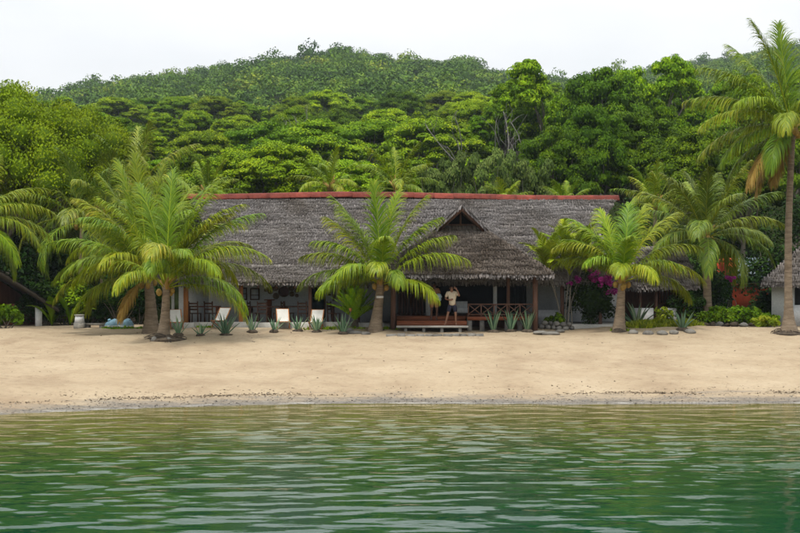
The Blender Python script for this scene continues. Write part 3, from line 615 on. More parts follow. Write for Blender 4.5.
# ------------------------------------------------------------------ thatched roofs
def thatch_slope(root, edges, normal, n, seed, tuft=.05, length=.26, thick=.034, name='thatch_course', mt='thatch'):
    """one mesh per course; edges(v) -> left and right end of the course at height v (0 eave, 1 top)"""
    nor = nrm(np.asarray(normal, float)); off = origin(root)
    for i in range(n):
        g = np.random.default_rng(seed * 1000 + i); v = i / n; A, B = (np.asarray(q, float) for q in edges(v)); A2, B2 = (np.asarray(q, float) for q in edges(min(1, v + .01)))
        W = np.linalg.norm(B - A)
        if W < .05: continue
        down = nrm((A + B) / 2 - (A2 + B2) / 2); al = (B - A) / W; down = nrm(down - al * np.dot(down, al)); k = max(3, int(W / tuft))
        for lay in range(1):
            f = (np.arange(k) + g.uniform(-.3, 1.3, k)) / k; f = np.clip(f, 0, 1)
            clump = .75 * N1(f * W * 2.6 + seed * 9, i * 3.7 + f * 0) + .5 * N2(f * W * .7 + seed * 5, i * .8 + f * 0); lng = length * (g.uniform(.82, 1.08, k) + .55 * clump)
            if i == 0: lng = lng * .55
            if v > .96: lng = lng * .6
            lift = thick * (g.uniform(.5, 1.5, k)) + .02
            hw = tuft * g.uniform(.55, 1.1, k) * .62; sk = g.normal(0, .25, k) * tuft
            top = A + (B - A) * f[:, None] - down * (.14 if v < .95 else .02) + nor * .012; bot = top + down * (lng + .14)[:, None] + nor * lift[:, None] + al * sk[:, None]
            a2 = al[None]
            V = np.stack([top - a2 * hw[:, None], top + a2 * hw[:, None], bot + a2 * (hw * .8)[:, None], bot - a2 * (hw * .8)[:, None]], 1)
            # a butt end gives each tuft depth
            bb = bot - nor * (lift + .015)[:, None] - down * .05
            V = np.concatenate([V, np.stack([bb + a2 * (hw * .8)[:, None], bb - a2 * (hw * .8)[:, None]], 1)], 1)
            q = np.arange(k)[:, None] * 6
            F = np.concatenate([q + [0, 1, 2, 3], q + [3, 2, 4, 5]])
            t = np.clip(.5 + .7 * clump + .08 * g.standard_normal(k) + g.normal(0, .06), 0, 1)
            link(name, mesh(name, V.reshape(-1, 3) - off, F, M[mt], np.repeat(t, 6)), root)
def slab(P, nor, th):
    """solid roof deck under the thatch from a planar polygon (quad)"""
    P = np.asarray(P, float); nor = nrm(np.asarray(nor, float)); lo = P - nor * th
    return np.concatenate([lo, P]), BOXF
lerp = lambda a, b, t: np.asarray(a, float) + (np.asarray(b, float) - np.asarray(a, float)) * t
def quad_edges(e0, e1, t0, t1): return lambda v: (lerp(e0, t0, v), lerp(e1, t1, v))

house = thing('beach_house', (0, 51, 1.5), 'long low beach house under a grey thatched roof with a red ridge', 'house')
EY, EZ, RY, RZ = 48.0, 3.52, 53.0, 7.58
XL, XR = -11.1, 10.9
vk = .56
KL, KR = (-8.75, EY + vk * 5, EZ + vk * (RZ - EZ)), (9.1, EY + vk * 5, EZ + vk * (RZ - EZ))
TL, TR = (-10.1, RY, RZ), (10.4, RY, RZ)
roof = part('main_roof', slab([(XL, EY, EZ), (XR, EY, EZ), KR, KL], (0, -.647, .763), .16), M['under'], house)
part('gable_panel', slab([KL, KR, TR, TL], (0, -.647, .763), .16), M['under'], roof)
RBY = RY + 5
KLb, KRb = (KL[0], RBY - vk * 5, KL[2]), (KR[0], RBY - vk * 5, KR[2])
part('rear_slope', cat([slab([(XR, RBY, EZ), (XL, RBY, EZ), KLb, KRb], (0, .647, .763), .16), slab([KRb, KLb, TL, TR], (0, .647, .763), .16)]), M['under'], roof)
def main_edges(v):
    sag = .05 * math.sin(v * 3)
    if v < vk: a, b = lerp((XL, EY, EZ), KL, v / vk), lerp((XR, EY, EZ), KR, v / vk)
    else: a, b = lerp(KL, TL, (v - vk) / (1 - vk)), lerp(KR, TR, (v - vk) / (1 - vk))
    return a, b
thatch_slope(roof, main_edges, (0, -.647, .763), 76, 1)
part('hip_slope', slab([(XL, RBY, EZ), (XL, EY, EZ), KL, KLb], (-.7, 0, .7), .16), M['under'], roof)
thatch_slope(roof, quad_edges((XL, RBY, EZ), (XL, EY, EZ), KLb, KL), (-.7, 0, .7), 18, 2, tuft=.12)
part('hip_slope', slab([(XR, EY, EZ), (XR, RBY, EZ), KRb, KR], (.7, 0, .7), .16), M['under'], roof)
thatch_slope(roof, quad_edges((XR, EY, EZ), (XR, RBY, EZ), KR, KRb), (.7, 0, .7), 18, 3, tuft=.12)
thatch_slope(roof, lambda v: tuple(np.array([p[0], 2 * RY - p[1], p[2]]) for p in main_edges(v)[::-1]), (0, .647, .763), 20, 4, tuft=.2, length=.6)
# thick butt of the eave
def eave_lip(root, A, B, nor, seed, rows=3, down=(0, -.55, -.83)):
    g = np.random.default_rng(seed); A, B = np.asarray(A, float), np.asarray(B, float); W = np.linalg.norm(B - A); al = (B - A) / W; dn = nrm(np.asarray(down, float)); out = []; tt = []
    for r_ in range(rows):
        k = int(W / .06); f = np.clip((np.arange(k) + g.random(k)) / k, 0, 1); base = A + (B - A) * f[:, None] + np.asarray(nor) * (-.05 * r_ + .03)
        lg = (.16 + .1 * g.random(k) + .10 * N2(f * W * 1.1, r_ * 5. + 0 * f)); hw = g.uniform(.02, .045, k)[:, None]
        tip = base + dn * lg[:, None] + al * g.normal(0, .03, k)[:, None] + np.array([0, 0, -1]) * .02
        V = np.stack([base - al * hw, base + al * hw, tip + al * hw * .6, tip - al * hw * .6], 1).reshape(-1, 3); out.append((V, np.arange(4 * k).reshape(k, 4))); tt.append(np.repeat(np.clip(.42 + .2 * g.standard_normal(k), 0, 1), 4))
    V, F = cat(out); o = link('eave_fringe', mesh('eave_fringe', V - origin(root), F, M['thatch'], np.concatenate(tt)), root); return o
eave_lip(roof, (XL, EY - .02, EZ), (XR, EY - .02, EZ), (0, -.647, .763), 1)
# red ridge capping, in pieces that do not quite line up
g = np.random.default_rng(9); xs = np.linspace(TL[0] - .1, TR[0] + .1, 22)
for i in range(21):
    z0 = RZ + .14 + .07 * math.sin(xs[i] * .35 + 2) - .004 * (xs[i] + 10); z1 = RZ + .14 + .07 * math.sin(xs[i + 1] * .35 + 2) - .004 * (xs[i + 1] + 10); d = g.uniform(-.012, .012)
    prof = [(-.26, -.17), (-.12, .03), (.0, .08), (.12, .03), (.26, -.17)]
    V = np.array([[x, RY + py, z + pz + d] for x, z in ((xs[i] - .03, z0), (xs[i + 1] + .03, z1)) for py, pz in prof])
    F = [[k, k + 1, k + 6, k + 5] for k in range(4)]
    V2 = np.concatenate([V, V - (0, 0, .05)]); F2 = F + [[a + 10 for a in reversed(f)] for f in F] + [[0, 5, 15, 10], [4, 14, 19, 9]] + [[k, k + 10, k + 11, k + 1] for k in range(4)] + [[k + 5, k + 6, k + 16, k + 15] for k in range(4)]
    part('ridge_cap', (V2, np.array(F2)), M['ridge'], roof)
for sx, K1, K2, Tt in ((-1, KL, KLb, TL), (1, KR, KRb, TR)):      # open gablets at both ends
    inn = -sx * .5
    part('gablet_board', cat([beam(np.array(K1) + (inn, 0, -.2), np.array(Tt) + (inn * .4, 0, -.2), .08, .16), beam(np.array(K2) + (inn, 0, -.2), np.array(Tt) + (inn * .4, 0, -.2), .08, .16)]), M['darkwood'], roof)

# porch roof (cross gable with hipped front)
PCX, PEY, PEZ, PGY, PGZ, PRZ = 2.62, 45.0, 3.80, 47.45, 5.72, 6.68
PW, GW = 3.68, 1.04
porch = part('porch_roof', slab([(PCX - PW, PEY, PEZ), (PCX + PW, PEY, PEZ), (PCX + GW, PGY, PGZ), (PCX - GW, PGY, PGZ)], (0, -.63, .777), .14), M['under'], house)
thatch_slope(porch, quad_edges((PCX - PW, PEY, PEZ), (PCX + PW, PEY, PEZ), (PCX - GW, PGY, PGZ), (PCX + GW, PGY, PGZ)), (0, -.63, .777), 32, 6, mt='brownthatch')
eave_lip(porch, (PCX - PW, PEY - .02, PEZ), (PCX + PW, PEY - .02, PEZ), (0, -.63, .777), 2)
PBY = 52.2
for s in (-1, 1):
    e0, e1 = (PCX + s * PW, PEY, PEZ), (PCX + s * PW, 49.2, PEZ)
    k0, k1 = (PCX + s * GW, PGY, PGZ), (PCX + s * GW, 51.0, PGZ)
    t0, t1 = (PCX, PGY - .85, PRZ), (PCX, PBY, PRZ)
    nl = (s * .63, 0, .777); g0 = (PCX + s * GW, PGY - .10, PGZ)
    q1 = [e0, e1, k1, k0]; q2 = [g0, k1, t1, t0]
    if s < 0: q1 = q1[::-1]; q2 = q2[::-1]
    part('porch_side_slope', slab(q1, nl, .14), M['under'], porch); part('porch_side_slope', slab(q2, nl, .14), M['under'], porch)
    thatch_slope(porch, quad_edges(*((e0, e1, k0, k1) if s > 0 else (e1, e0, k1, k0))), nl, 14, 7 + s, mt='brownthatch')
    thatch_slope(porch, quad_edges(*((g0, k1, t0, t1) if s > 0 else (k1, g0, t1, t0))), nl, 12, 12 + s, mt='brownthatch')
    part('rake_board', beam((PCX + s * (GW + .02), PGY - .10, PGZ - .10), (PCX + s * .02, PGY - .84, PRZ - .14), .07, .2), M['darkwood'], porch)
    eave_lip(porch, (PCX + s * (GW + .02), PGY - .12, PGZ + .04), (PCX, PGY - .87, PRZ + .04), (0, -1, 0), 20 + s, rows=2, down=(s * .3, -.3, -.8))
    part('verge_shadow', beam((PCX + s * (GW + .04), PGY + .02, PGZ - .08), (PCX + s * (PW + .06), PEY + .04, PEZ - .1), .16, .14), M['under'], porch)  # dark strip added along the hip to draw its shadow line
# gablet face: lower thatched panel, black sheet painting the opening's shade, king post above
GP = PGY + .25
part('gable_shade_sheet', slab([(PCX - .9, GP + .3, PGZ + .1), (PCX + .9, GP + .3, PGZ + .1), (PCX + .02, GP + .3, PRZ - .1), (PCX - .02, GP + .3, PRZ - .1)], (0, -1, 0), .04), M['black'], porch)
thatch_slope(porch, quad_edges((PCX - GW, PGY + .02, PGZ), (PCX + GW, PGY + .02, PGZ), (PCX - .84, GP, PGZ + .2), (PCX + .84, GP, PGZ + .2)), (0, -1, .35), 3, 17, tuft=.07, mt='brownthatch')
part('gable_panel', slab([(PCX - GW, PGY + .06, PGZ - .1), (PCX + GW, PGY + .06, PGZ - .1), (PCX + .84, GP + .03, PGZ + .18), (PCX - .84, GP + .03, PGZ + .18)], (0, -1, .3), .06), M['postwood'], porch)
part('king_post', beam((PCX, GP - .02, PGZ + .2), (PCX, GP - .02, PRZ - .12), .08), M['postwood'], porch)
for s in (-1, 1): part('gable_strut', beam((PCX + s * .62, GP - .0, PGZ + .24), (PCX + s * .1, GP - .0, PRZ - .3), .05), M['postwood'], porch)
part('gable_sill', beam((PCX - .86, GP - .03, PGZ + .2), (PCX + .86, GP - .03, PGZ + .2), .07), M['postwood'], porch)

# walls, floor
WY = 51.2; FZ = 1.62
part('front_wall', box(-8.9, -.3, WY, WY + .2, FZ, 5.4), M['bluewall'], house)
part('front_wall', box(-10.3, -8.902, WY, WY + .2, FZ, 4.0), M['bluewall'], house)
part('front_wall', box(5.9, 8.8, WY, WY + .2, FZ, 5.2), M['bluewall'], house)
part('front_wall', box(8.802, 10.2, WY, WY + .2, FZ, 4.0), M['bluewall'], house)
part('rear_wall', box(-10.3, 10.2, 56.2, 56.4, FZ, 3.95), M['white'], house)
for x in (-10.3, 10.0): part('end_wall', box(x, x + .2, WY + .201, 56.199, FZ, 3.95), M['white'], house)
part('inner_wall', box(-.1, 5.7, 54.5, 54.7, FZ, 5.6), M['black'], house)  # black wall colour carries the shade inside the porch
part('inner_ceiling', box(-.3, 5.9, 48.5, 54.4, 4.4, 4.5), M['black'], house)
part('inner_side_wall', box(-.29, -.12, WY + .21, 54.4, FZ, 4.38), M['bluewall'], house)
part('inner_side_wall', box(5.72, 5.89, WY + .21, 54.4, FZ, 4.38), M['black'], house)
part('terrace_floor', box(-10.6, -.45, 47.55, WY - .002, 1.2, FZ), M['concrete'], house)
for i in range(7):   # pale kerb in lengths along the terrace
    x0 = -10.2 + i * 1.36; part('kerb_block', box(x0, x0 + 1.345, 47.3, 47.54, 1.2, 1.70 + .012 * (i % 3)), M['concrete'], house)
part('terrace_floor', box(6.05, 10.4, 47.8, 51.198, 1.2, 1.6), M['concrete'], house)
part('low_wall', box(Xat(538, 49.5), Xat(566, 49.5), 49.4, 49.5, 1.6, 2.2), M['white'], house)
part('room_floor', box(-.4, 6.0, 48.0, 56, 1.2, 1.975), M['darkwood'], house)
# posts under the roof
def post(x, y, z0, z1, r, mt, lb=None, sq=False):
    X = Xat(x, y); o = part('post', beam((X, y, z0), (X, y, z1), r * 2) if sq else tube([(X, y, z0), (X + .01, y, (z0 + z1) / 2), (X, y, z1)], [r, r * .92, r], 10), M[mt], house, smooth=not sq)
    if lb: o['label'] = lb
post(241, 48.5, FZ, 3.5, .085, 'orangewood', sq=True); post(310, 48.5, FZ, 3.5, .085, 'postwood'); post(186, 48.6, FZ, 3.5, .095, 'orangewood', sq=True); post(173, 48.6, FZ, 3.5, .06, 'white', 'white painted post', True)
post(393, 46.3, 1.45, 4.3, .12, 'postwood'); post(535, 46.0, 1.4, 4.1, .12, 'postwood'); post(428, 48.6, 1.975, 4.5, .10, 'bluewall', 'blue-grey painted post', True); post(495, 48.8, 1.975, 4.5, .08, 'bluewall', sq=True); post(508, 47.6, 1.975, 4.4, .08, 'postwood')
post(600, 48.4, 1.5, 3.5, .09, 'postwood'); post(562, 48.4, 1.5, 3.5, .09, 'postwood')
for xa, xb in ((-10.3, -.5),): part('wall_plate', beam((xa, 48.5, 3.56), (xb, 48.5, 3.56), .12), M['postwood'], house)
part('wall_plate', beam((-.4, 46.3, 4.2), (5.8, 46.3, 4.2), .14), M['postwood'], house)
for x in np.arange(-10.2, -.6, .8): part('rafter', beam((x, 48.0, 3.2), (x, 51.2, 5.75), .07), M['darkwood'], house)
# door, pictures, window, baskets on the wall
def onwall(name, x0, x1, y0, y1, mt, d=.05, Yw=WY, parent=None):
    return part(name, box(Xat(x0, Yw), Xat(x1, Yw), Yw - d, Yw - .003, Zat(y1, Yw), Zat(y0, Yw)), M[mt], parent or house)
d = onwall('door', 311.5, 324, 287, 319.5, 'door', .07)
for xx in (310.3, 324): onwall('door_frame', xx, xx + 1.6, 285.4, 319.6, 'darkwood', .1, parent=d)
onwall('door_frame', 311.9, 324, 285.4, 286.9, 'darkwood', .1, parent=d)
for k in range(3): onwall('door_panel', 313, 322.5, 289 + k * 10.2, 297.2 + k * 10.2, 'door', .09, parent=d)
w = onwall('window', 239.2, 247.2, 287.5, 300, 'darkwood', .05); onwall('pane', 240.4, 246, 289, 298.8, 'paper', .065, parent=w); onwall('mullion', 239.3, 247.1, 293.4, 294.2, 'darkwood', .08, parent=w)
w = onwall('window', 250.2, 259.6, 288, 300, 'darkwood', .05); onwall('pane', 251.4, 258.4, 289.2, 298.8, 'paper', .065, parent=w); onwall('mullion', 250.3, 259.5, 294.6, 295.3, 'darkwood', .08, parent=w)
onwall('shutter', 332.5, 335.5, 286, 301, 'darkwood', .06); w = onwall('window', 327, 331, 290, 295.5, 'darkwood', .05); onwall('pane', 327.7, 330.3, 290.8, 294.7, 'glassy', .065, parent=w)
w = onwall('window', 345, 352, 286, 298, 'darkwood', .05); onwall('pane', 346, 351, 287, 297, 'glassy', .065, parent=w)
for i, (x, y, r_) in enumerate([(284, 291.5, 5.2), (275.5, 288.3, 2.5), (270.3, 291.5, 2.2), (276, 296, 2.8), (291.5, 288.2, 2.3), (292, 294, 2.2), (297, 290.5, 2.0), (270, 287.3, 1.8), (297, 295.5, 1.4), (266, 290, 1.5)]):
    c = PX(x, y, WY - .06); rr = r_ * WY / FPX
    bk = thing('wall_basket', c, f'{"large dark round basket in the middle of the basket cluster" if i == 0 else "small round woven basket, " + ORD[i - 1] + " around the large one on the wall"}', 'basket', 'baskets on the wall')
    prof = [(1., .0), (.97, -.045), (.9, -.03), (.55, .0), (.01, .01)]; a = np.linspace(0, 2 * np.pi, 18, endpoint=False)
    V = np.concatenate([np.stack([c[0] + rr * q * np.cos(a), np.full(18, c[1] + yy), c[2] + rr * q * np.sin(a)], 1) for q, yy in prof]); n_ = 18
    F = np.array([[k * n_ + j, k * n_ + (j + 1) % n_, (k + 1) * n_ + (j + 1) % n_, (k + 1) * n_ + j] for k in range(4) for j in range(n_)])
    part('weave', (V, F), M['basket'] if i else M['darkwood'], bk); part('rim', tube(np.stack([c[0] + rr * np.cos(np.append(a, a[0])), np.full(19, c[1] - .03), c[2] + rr * np.sin(np.append(a, a[0]))], 1), .022, 5), M['basket'], bk)

# deck and steps of the porch
DX0, DX1, SX1 = Xat(397, 46), Xat(535, 46), Xat(467, 46)
for k in range(3): part('step_board', box(DX0, SX1, 45.5 + k * .205, 45.695 + k * .205, 1.565, 1.62), M['redwood'], house)
part('step_edge', box(DX0 - .02, SX1 + .02, 45.455, 45.497, 1.54, 1.625), M['concrete'], house)
for k in range(5): part('step_board', box(DX0, SX1, 46.13 + k * .18, 46.30 + k * .18, 1.745, 1.80), M['redwood'], house)
part('riser', box(DX0, SX1, 46.118, 46.13, 1.60, 1.745), M['redwood'], house)
part('riser', box(DX0, SX1, 47.02, 47.05, 1.80, 1.975), M['redwood'], house)
for k in range(4): part('step_support', box(DX0 + .3 + k * .75, DX0 + .42 + k * .75, 45.52, 46.9, 1.2, 1.563), M['stone'], house)
for k in range(9): part('deck_board', box(SX1 + .03, DX1, 46.2 + k * .19, 46.38 + k * .19, 1.90, 1.972), M['redwood'], house)
part('deck_fascia', box(SX1 + .03, DX1, 46.16, 46.197, 1.83, 1.975), M['redwood'], house)
for k in range(6):
    X = SX1 + .12 + k * (DX1 - SX1 - .2) / 5; part('pier', box(X - .1, X + .1, 46.21, 46.4, 1.2, 1.897), M['stone'], house)
for k in range(9): part('deck_board', box(DX0, SX1 + .02, 47.06 + k * .105, 47.16 + k * .105, 1.92, 1.974), M['redwood'], house)
rl = part('railing', beam((SX1 + .05, 46.28, 2.50), (DX1, 46.28, 2.50), .06, .05), M['postwood'], house)
part('rail', beam((SX1 + .05, 46.28, 2.07), (DX1, 46.28, 2.07), .04, .04), M['postwood'], rl)
nb_ = 5; bw = (DX1 - SX1 - .1) / nb_
for k in range(nb_ + 1): part('baluster', beam((SX1 + .07 + k * bw * .99, 46.28, 1.975), (SX1 + .07 + k * bw * .99, 46.28, 2.475), .05), M['postwood'], rl)
for k in range(nb_):
    xa, xb = SX1 + .07 + k * bw, SX1 + .07 + (k + 1) * bw
    part('cross_brace', beam((xa + .03, 46.265, 2.09), (xb - .03, 46.265, 2.47), .035), M['postwood'], rl); part('cross_brace', beam((xa + .03, 46.3, 2.47), (xb - .03, 46.3, 2.09), .035), M['postwood'], rl)

# ------------------------------------------------------------------ furniture on the terrace
def table(x, Y, w, label, mt='darkwood', fz=FZ, hgt=.76):
    X = Xat(x, Y); t = thing('dining_table', (X, Y, fz), label, 'table', 'tables on the terrace')
    part('table_top', box(X - w / 2, X + w / 2, Y - .4, Y + .4, fz + hgt - .05, fz + hgt), M[mt], t)
    for sx in (-1, 1):
        for sy in (-1, 1): part('leg', beam((X + sx * (w / 2 - .08), Y + sy * .32, fz), (X + sx * (w / 2 - .08), Y + sy * .32, fz + hgt - .052), .08), M[mt], t)
    return t
def chair(x, Y, rz, label, mt='darkwood', fz=FZ):
    X = Xat(x, Y); t = thing('wooden_chair', (X, Y, fz), label, 'chair', 'wooden chairs on the terrace'); t.rotation_euler = (0, 0, rz)
    def lp(nm, VF): link(nm, mesh(nm, VF[0], VF[1], M[mt]), t)
    lp('seat', box(-.23, .23, -.22, .22, .42, .46))
    for sx in (-1, 1):
        lp('leg', beam((sx * .2, -.19, 0), (sx * .2, -.19, .42), .045)); lp('leg', beam((sx * .2, .20, 0), (sx * .2, .25, .98), .045))
    for k in range(3): lp('back_slat', beam((-.2, .225 + k * .01, .62 + k * .13), (.2, .225 + k * .01, .62 + k * .13), .025, .07))
table(266, 49.3, 1.5, 'dark wooden table left of the wall baskets'); table(298, 49.6, 1.2, 'dark wooden table below the right of the wall baskets'); table(203, 49.5, 1.5, 'red-brown wooden table behind the left palm pair', 'redwood'); table(346, 49.4, 1.3, 'dark wooden bench table behind the cycad')
for x, Y, rz, lb in [(254, 49.2, 1.4, 'dark chair at the left end of the table left of the baskets'), (278, 49.3, -1.4, 'dark chair between the two tables below the baskets'), (263, 48.75, 3.1, 'dark chair on the sea side of the table left of the baskets'), (304, 48.9, 2.9, 'dark chair on the sea side of the right table'), (288, 49.4, 1.3, 'dark chair left of the right table below the baskets'), (195, 48.9, 3., 'dark chair in front of the red-brown table at left'), (211, 49, 2.8, 'dark chair right of the red-brown table at left'), (334, 49, 1.2, 'dark chair left of the bench table behind the cycad')]:
    chair(x, Y, rz, lb)
sb = thing('sideboard', (Xat(268, 49.9), 49.9, FZ), 'red-brown wooden cabinet on the terrace in front of the baskets', 'cabinet')
part('body', box(Xat(268, 50.6), Xat(271.5, 50.6), 50.3, 50.8, FZ, FZ + 1.0), M['redwood'], sb); part('top', box(Xat(265, 50.6), Xat(274.5, 50.6), 50.25, 50.85, FZ + 1.001, FZ + 1.05), M['redwood'], sb)
# porch interior furniture: pale cushioned seat
st = thing('cushioned_bench', (Xat(462, 48.2), 48.2, 1.975), 'pale cushioned bench in the porch behind the person in cream', 'bench')
part('seat', box(Xat(456, 48.2), Xat(468, 48.2), 48, 48.6, 2.1, 2.32), M['bluewall'], st); part('backrest', box(Xat(456, 48.2), Xat(468, 48.2), 48.6, 48.72, 2.1, 2.6), M['bluewall'], st)
for x in (457, 467): part('leg', beam((Xat(x, 48.2), 48.2, 1.975), (Xat(x, 48.2), 48.2, 2.1), .07), M['darkwood'], st)
cab = thing('wooden_counter', (Xat(410, 50), 50, 1.975), 'dark slatted wooden counter inside the porch left of the blue-grey post', 'counter')
part('counter_top', box(Xat(397, 50), Xat(424, 50), 49.7, 50.3, 2.95, 3.0), M['darkwood'], cab)
for k in range(9): part('slat', box(Xat(398 + k * 2.9, 50), Xat(400.2 + k * 2.9, 50), 49.8, 49.85, 1.975, 2.948), M['postwood' if k == 1 else 'darkwood'], cab)
# sling chairs along the terrace
def sling(x, y, rz, label):
    Y = 46.95; X = Xat(x, Y); z = float(ground(X, Y)) ; t = thing('sling_chair', (X, Y, z), label, 'deck chair', 'cream sling chairs'); t.rotation_euler = (0, 0, rz); t.scale = (.86, .86, .84)
    def lp(nm, VF, mt): link(nm, mesh(nm, VF[0], VF[1], M[mt]), t)
    s = np.linspace(0, 1, 9); yy = -.42 + .84 * s; zz = .34 - .55 * s * (1 - s) * 1.15 + .62 * s ** 1.3; w = .29
    V = np.concatenate([np.stack([np.full(9, sx), yy, zz - dz], 1) for dz in (0, .012) for sx in (-w, w)])
    F = [[k, k + 9, k + 10, k + 1] for k in range(8)] + [[k + 18, k + 19, k + 28, k + 27] for k in range(8)]
    lp('canvas', (V, np.array(F)), 'canvas')
    for sx in (-.32, .32):
        lp('frame_rail', beam((sx, -.45, .36), (sx * .98, .45, .0), .04), 'orangewood'); lp('frame_rail', beam((sx * .94, -.4, .0), (sx * .94, .46, .98), .04), 'orangewood')
    lp('cross_bar', beam((-.31, .45, .965), (.31, .45, .965), .04), 'orangewood'); lp('cross_bar', beam((-.31, -.44, .345), (.31, -.44, .345), .04), 'orangewood')
for x, y, rz, lb in [(176, 328, .35, 'cream sling chair beside the bare-rooted palm at left'), (221, 326, -.35, 'cream sling chair behind the widest agave, left of the orange post'), (283, 326, .18, 'cream sling chair just below the wall baskets'), (316.5, 326, -.08, 'cream sling chair in front of the dark green door')]: sling(x, y, rz, lb)

# ------------------------------------------------------------------ agaves and other plants
def agave_mesh(seed, n, Ln, w, spread, mt='agave', curl=.25):
    g = np.random.default_rng(seed); out, tt = [], []
    for i in range(n):
        q = (i + .5) / n; a = i * 2.4 + g.uniform(-.2, .2); el = R(88 - spread * .82 * q + g.uniform(-6, 6)); l_ = Ln * (.72 + .38 * math.sin(q * 2.6)) * g.uniform(.9, 1.1)
        K = 7; s = np.linspace(0, 1, K); e = el - curl * (s ** 2) * (.4 + q); st = l_ / (K - 1)
        rr = .04 + np.concatenate([[0], np.cumsum(np.cos(e[:-1]) * st)]); zz = np.concatenate([[0], np.cumsum(np.sin(e[:-1]) * st)])
        d = np.array([math.cos(a), math.sin(a)]); sd = np.array([-math.sin(a), math.cos(a), 0]); hw = w * .5 * np.array([.8, .95, 1, .92, .72, .42, .04])
        P = np.stack([d[0] * rr, d[1] * rr, zz], 1); up = np.stack([-np.sin(e) * d[0], -np.sin(e) * d[1], np.cos(e)], 1)
        A, Bm, Cc, Dd = P + sd * hw[:, None] + up * hw[:, None] * .35, P, P - sd * hw[:, None] + up * hw[:, None] * .35, P - up * hw[:, None] * .4
        V = np.stack([A, Bm, Cc, Dd], 1).reshape(-1, 3); j = np.arange(K - 1)[:, None] * 4
        F = np.concatenate([np.stack([j + k, j + (k + 1) % 4, j + 4 + (k + 1) % 4, j + 4 + k], -1).reshape(-1, 4) for k in range(4)])
        out.append((V, F)); tt.append(np.clip(np.full(len(V), .45 + .2 * g.standard_normal()) + np.tile([.2, -.05, .2, 0], K), 0, 1))
    V, F = cat(out); return mesh('rosette', V, F, M[mt], np.concatenate(tt), smooth=True)
def agave(base, seed, n, Ln, w, spread, label, curl=.2, group='agaves along the beach front'):
    t = thing('agave', base, label, 'agave', group); link('rosette', agave_mesh(seed, n, Ln, w, spread, curl=curl), t)
    V, F = ball((0, 0, .0), (w * 2.4, w * 2.4, .12), seed, 10, 6, .12); link('root_clump', mesh('root_clump', V, F, M['roots']), t)
for i, (x, y, n_, Ln, w, sp, lb) in enumerate([
    (178.5, 335.5, 9, .75, .09, 38, 'upright agave by the bare-rooted palm'), (200.5, 336, 9, .55, .08, 62, 'small ragged agave between left palm pair and widest agave'), (225.5, 335.5, 16, .95, .1, 66, 'widest blue-green agave of the row'), (252, 332.5, 9, .82, .09, 40, 'narrow agave right of the orange post'), (274.5, 332, 9, .62, .085, 50, 'short agave left of the middle sling chair'),
    (298, 331.5, 11, .68, .09, 52, 'agave between the two right sling chairs'), (316.5, 332.5, 12, .72, .1, 48, 'agave in front of the rightmost sling chair'), (343, 334, 10, .82, .1, 40, 'agave in front of the bright cycad'),
    (493.5, 327, 13, .95, .11, 34, 'tall agave left of three before the porch railing'), (511, 326, 11, .9, .1, 38, 'agave in the middle of three before the porch railing'), (527.5, 326, 12, .95, .11, 36, 'agave right of three beside the porch corner post'), (682.5, 330, 12, .85, .12, 60, 'agave in the ground cover patch left of the garden kerb')]):
    agave(gp(Xat(x, 45.75), 45.75) if 480 < x < 540 else ghit(x, y), 60 + i, n_, Ln, w, sp, lb)
agave(gp(Xat(637, 48.6), 48.6), 90, 18, 1.25, .13, 75, 'large variegated agave behind the short palm right of the porch', .5)

def bush(name, base, h, rx, ry, label, mt, seed, leaf=.12, total=4000, group=None, npad=26, flowers=None, low=.6):
    t = thing(name, base, label, 'bush', group); g = np.random.default_rng(seed); C, Rd = [], []
    for i in range(npad):
        d = nrm(g.standard_normal(3)); k = g.uniform(.35, .85); C.append((d[0] * rx * k, d[1] * ry * k, h * .5 + d[2] * h * .42 * k)); s = g.uniform(.2, .38); Rd.append((rx * s, ry * s, h * s * .6))
    V, F, ti = leaves(C, Rd, total // npad, leaf, g, low=low); V[:, 2] = np.maximum(V[:, 2], .01)
    link('foliage', mesh('foliage', V, F, M[mt], ti), t)
    st = [limb((g.normal(0, .1), g.normal(0, .1), -.1), C[i], .03, .008, g, .1, 5, 5) for i in range(8)]; V, F = cat(st); link('stems', mesh('stems', V, F, M['bark'], smooth=True), t)
    if flowers:
        for (fx, fy, fz, r_, nn) in flowers:
            V, F, ti = leaves([(fx, fy, fz)] + [(fx + g.normal(0, r_ * .6), fy, fz + g.normal(0, r_ * .6)) for _ in range(5)], (r_ * .5, r_ * .5, r_ * .45), nn, .085, g, low=.8, aspect=.8)
            link('blossom_cluster', mesh('blossom_cluster', V, F, M['magenta'], ti), t)
    return t
Y = 48.2; b = gp(Xat(590, Y), Y); px = Y / FPX
bush('bougainvillea', b, 2.5, 1.35, .9, 'dark bougainvillea bush with magenta blossoms left of the short palm', 'dark', 1, .12, 9000, npad=40,
     flowers=[(.7, -.85, 1.95, .36, 80), (.9, -.75, 1.55, .24, 50), (-.6, -.7, 2.15, .2, 30), (-.1, -.75, 2.2, .26, 40), (.35, -.85, 2.1, .26, 40), (-.95, -.5, 1.95, .08, 10), (.6, -.75, 1.55, .09, 10)])
bush('garden_bush', gp(Xat(555, 47.6), 47.6), .75, .45, .4, 'low broad-leaved bush beside the porch corner post', 'round', 2, .2, 900)
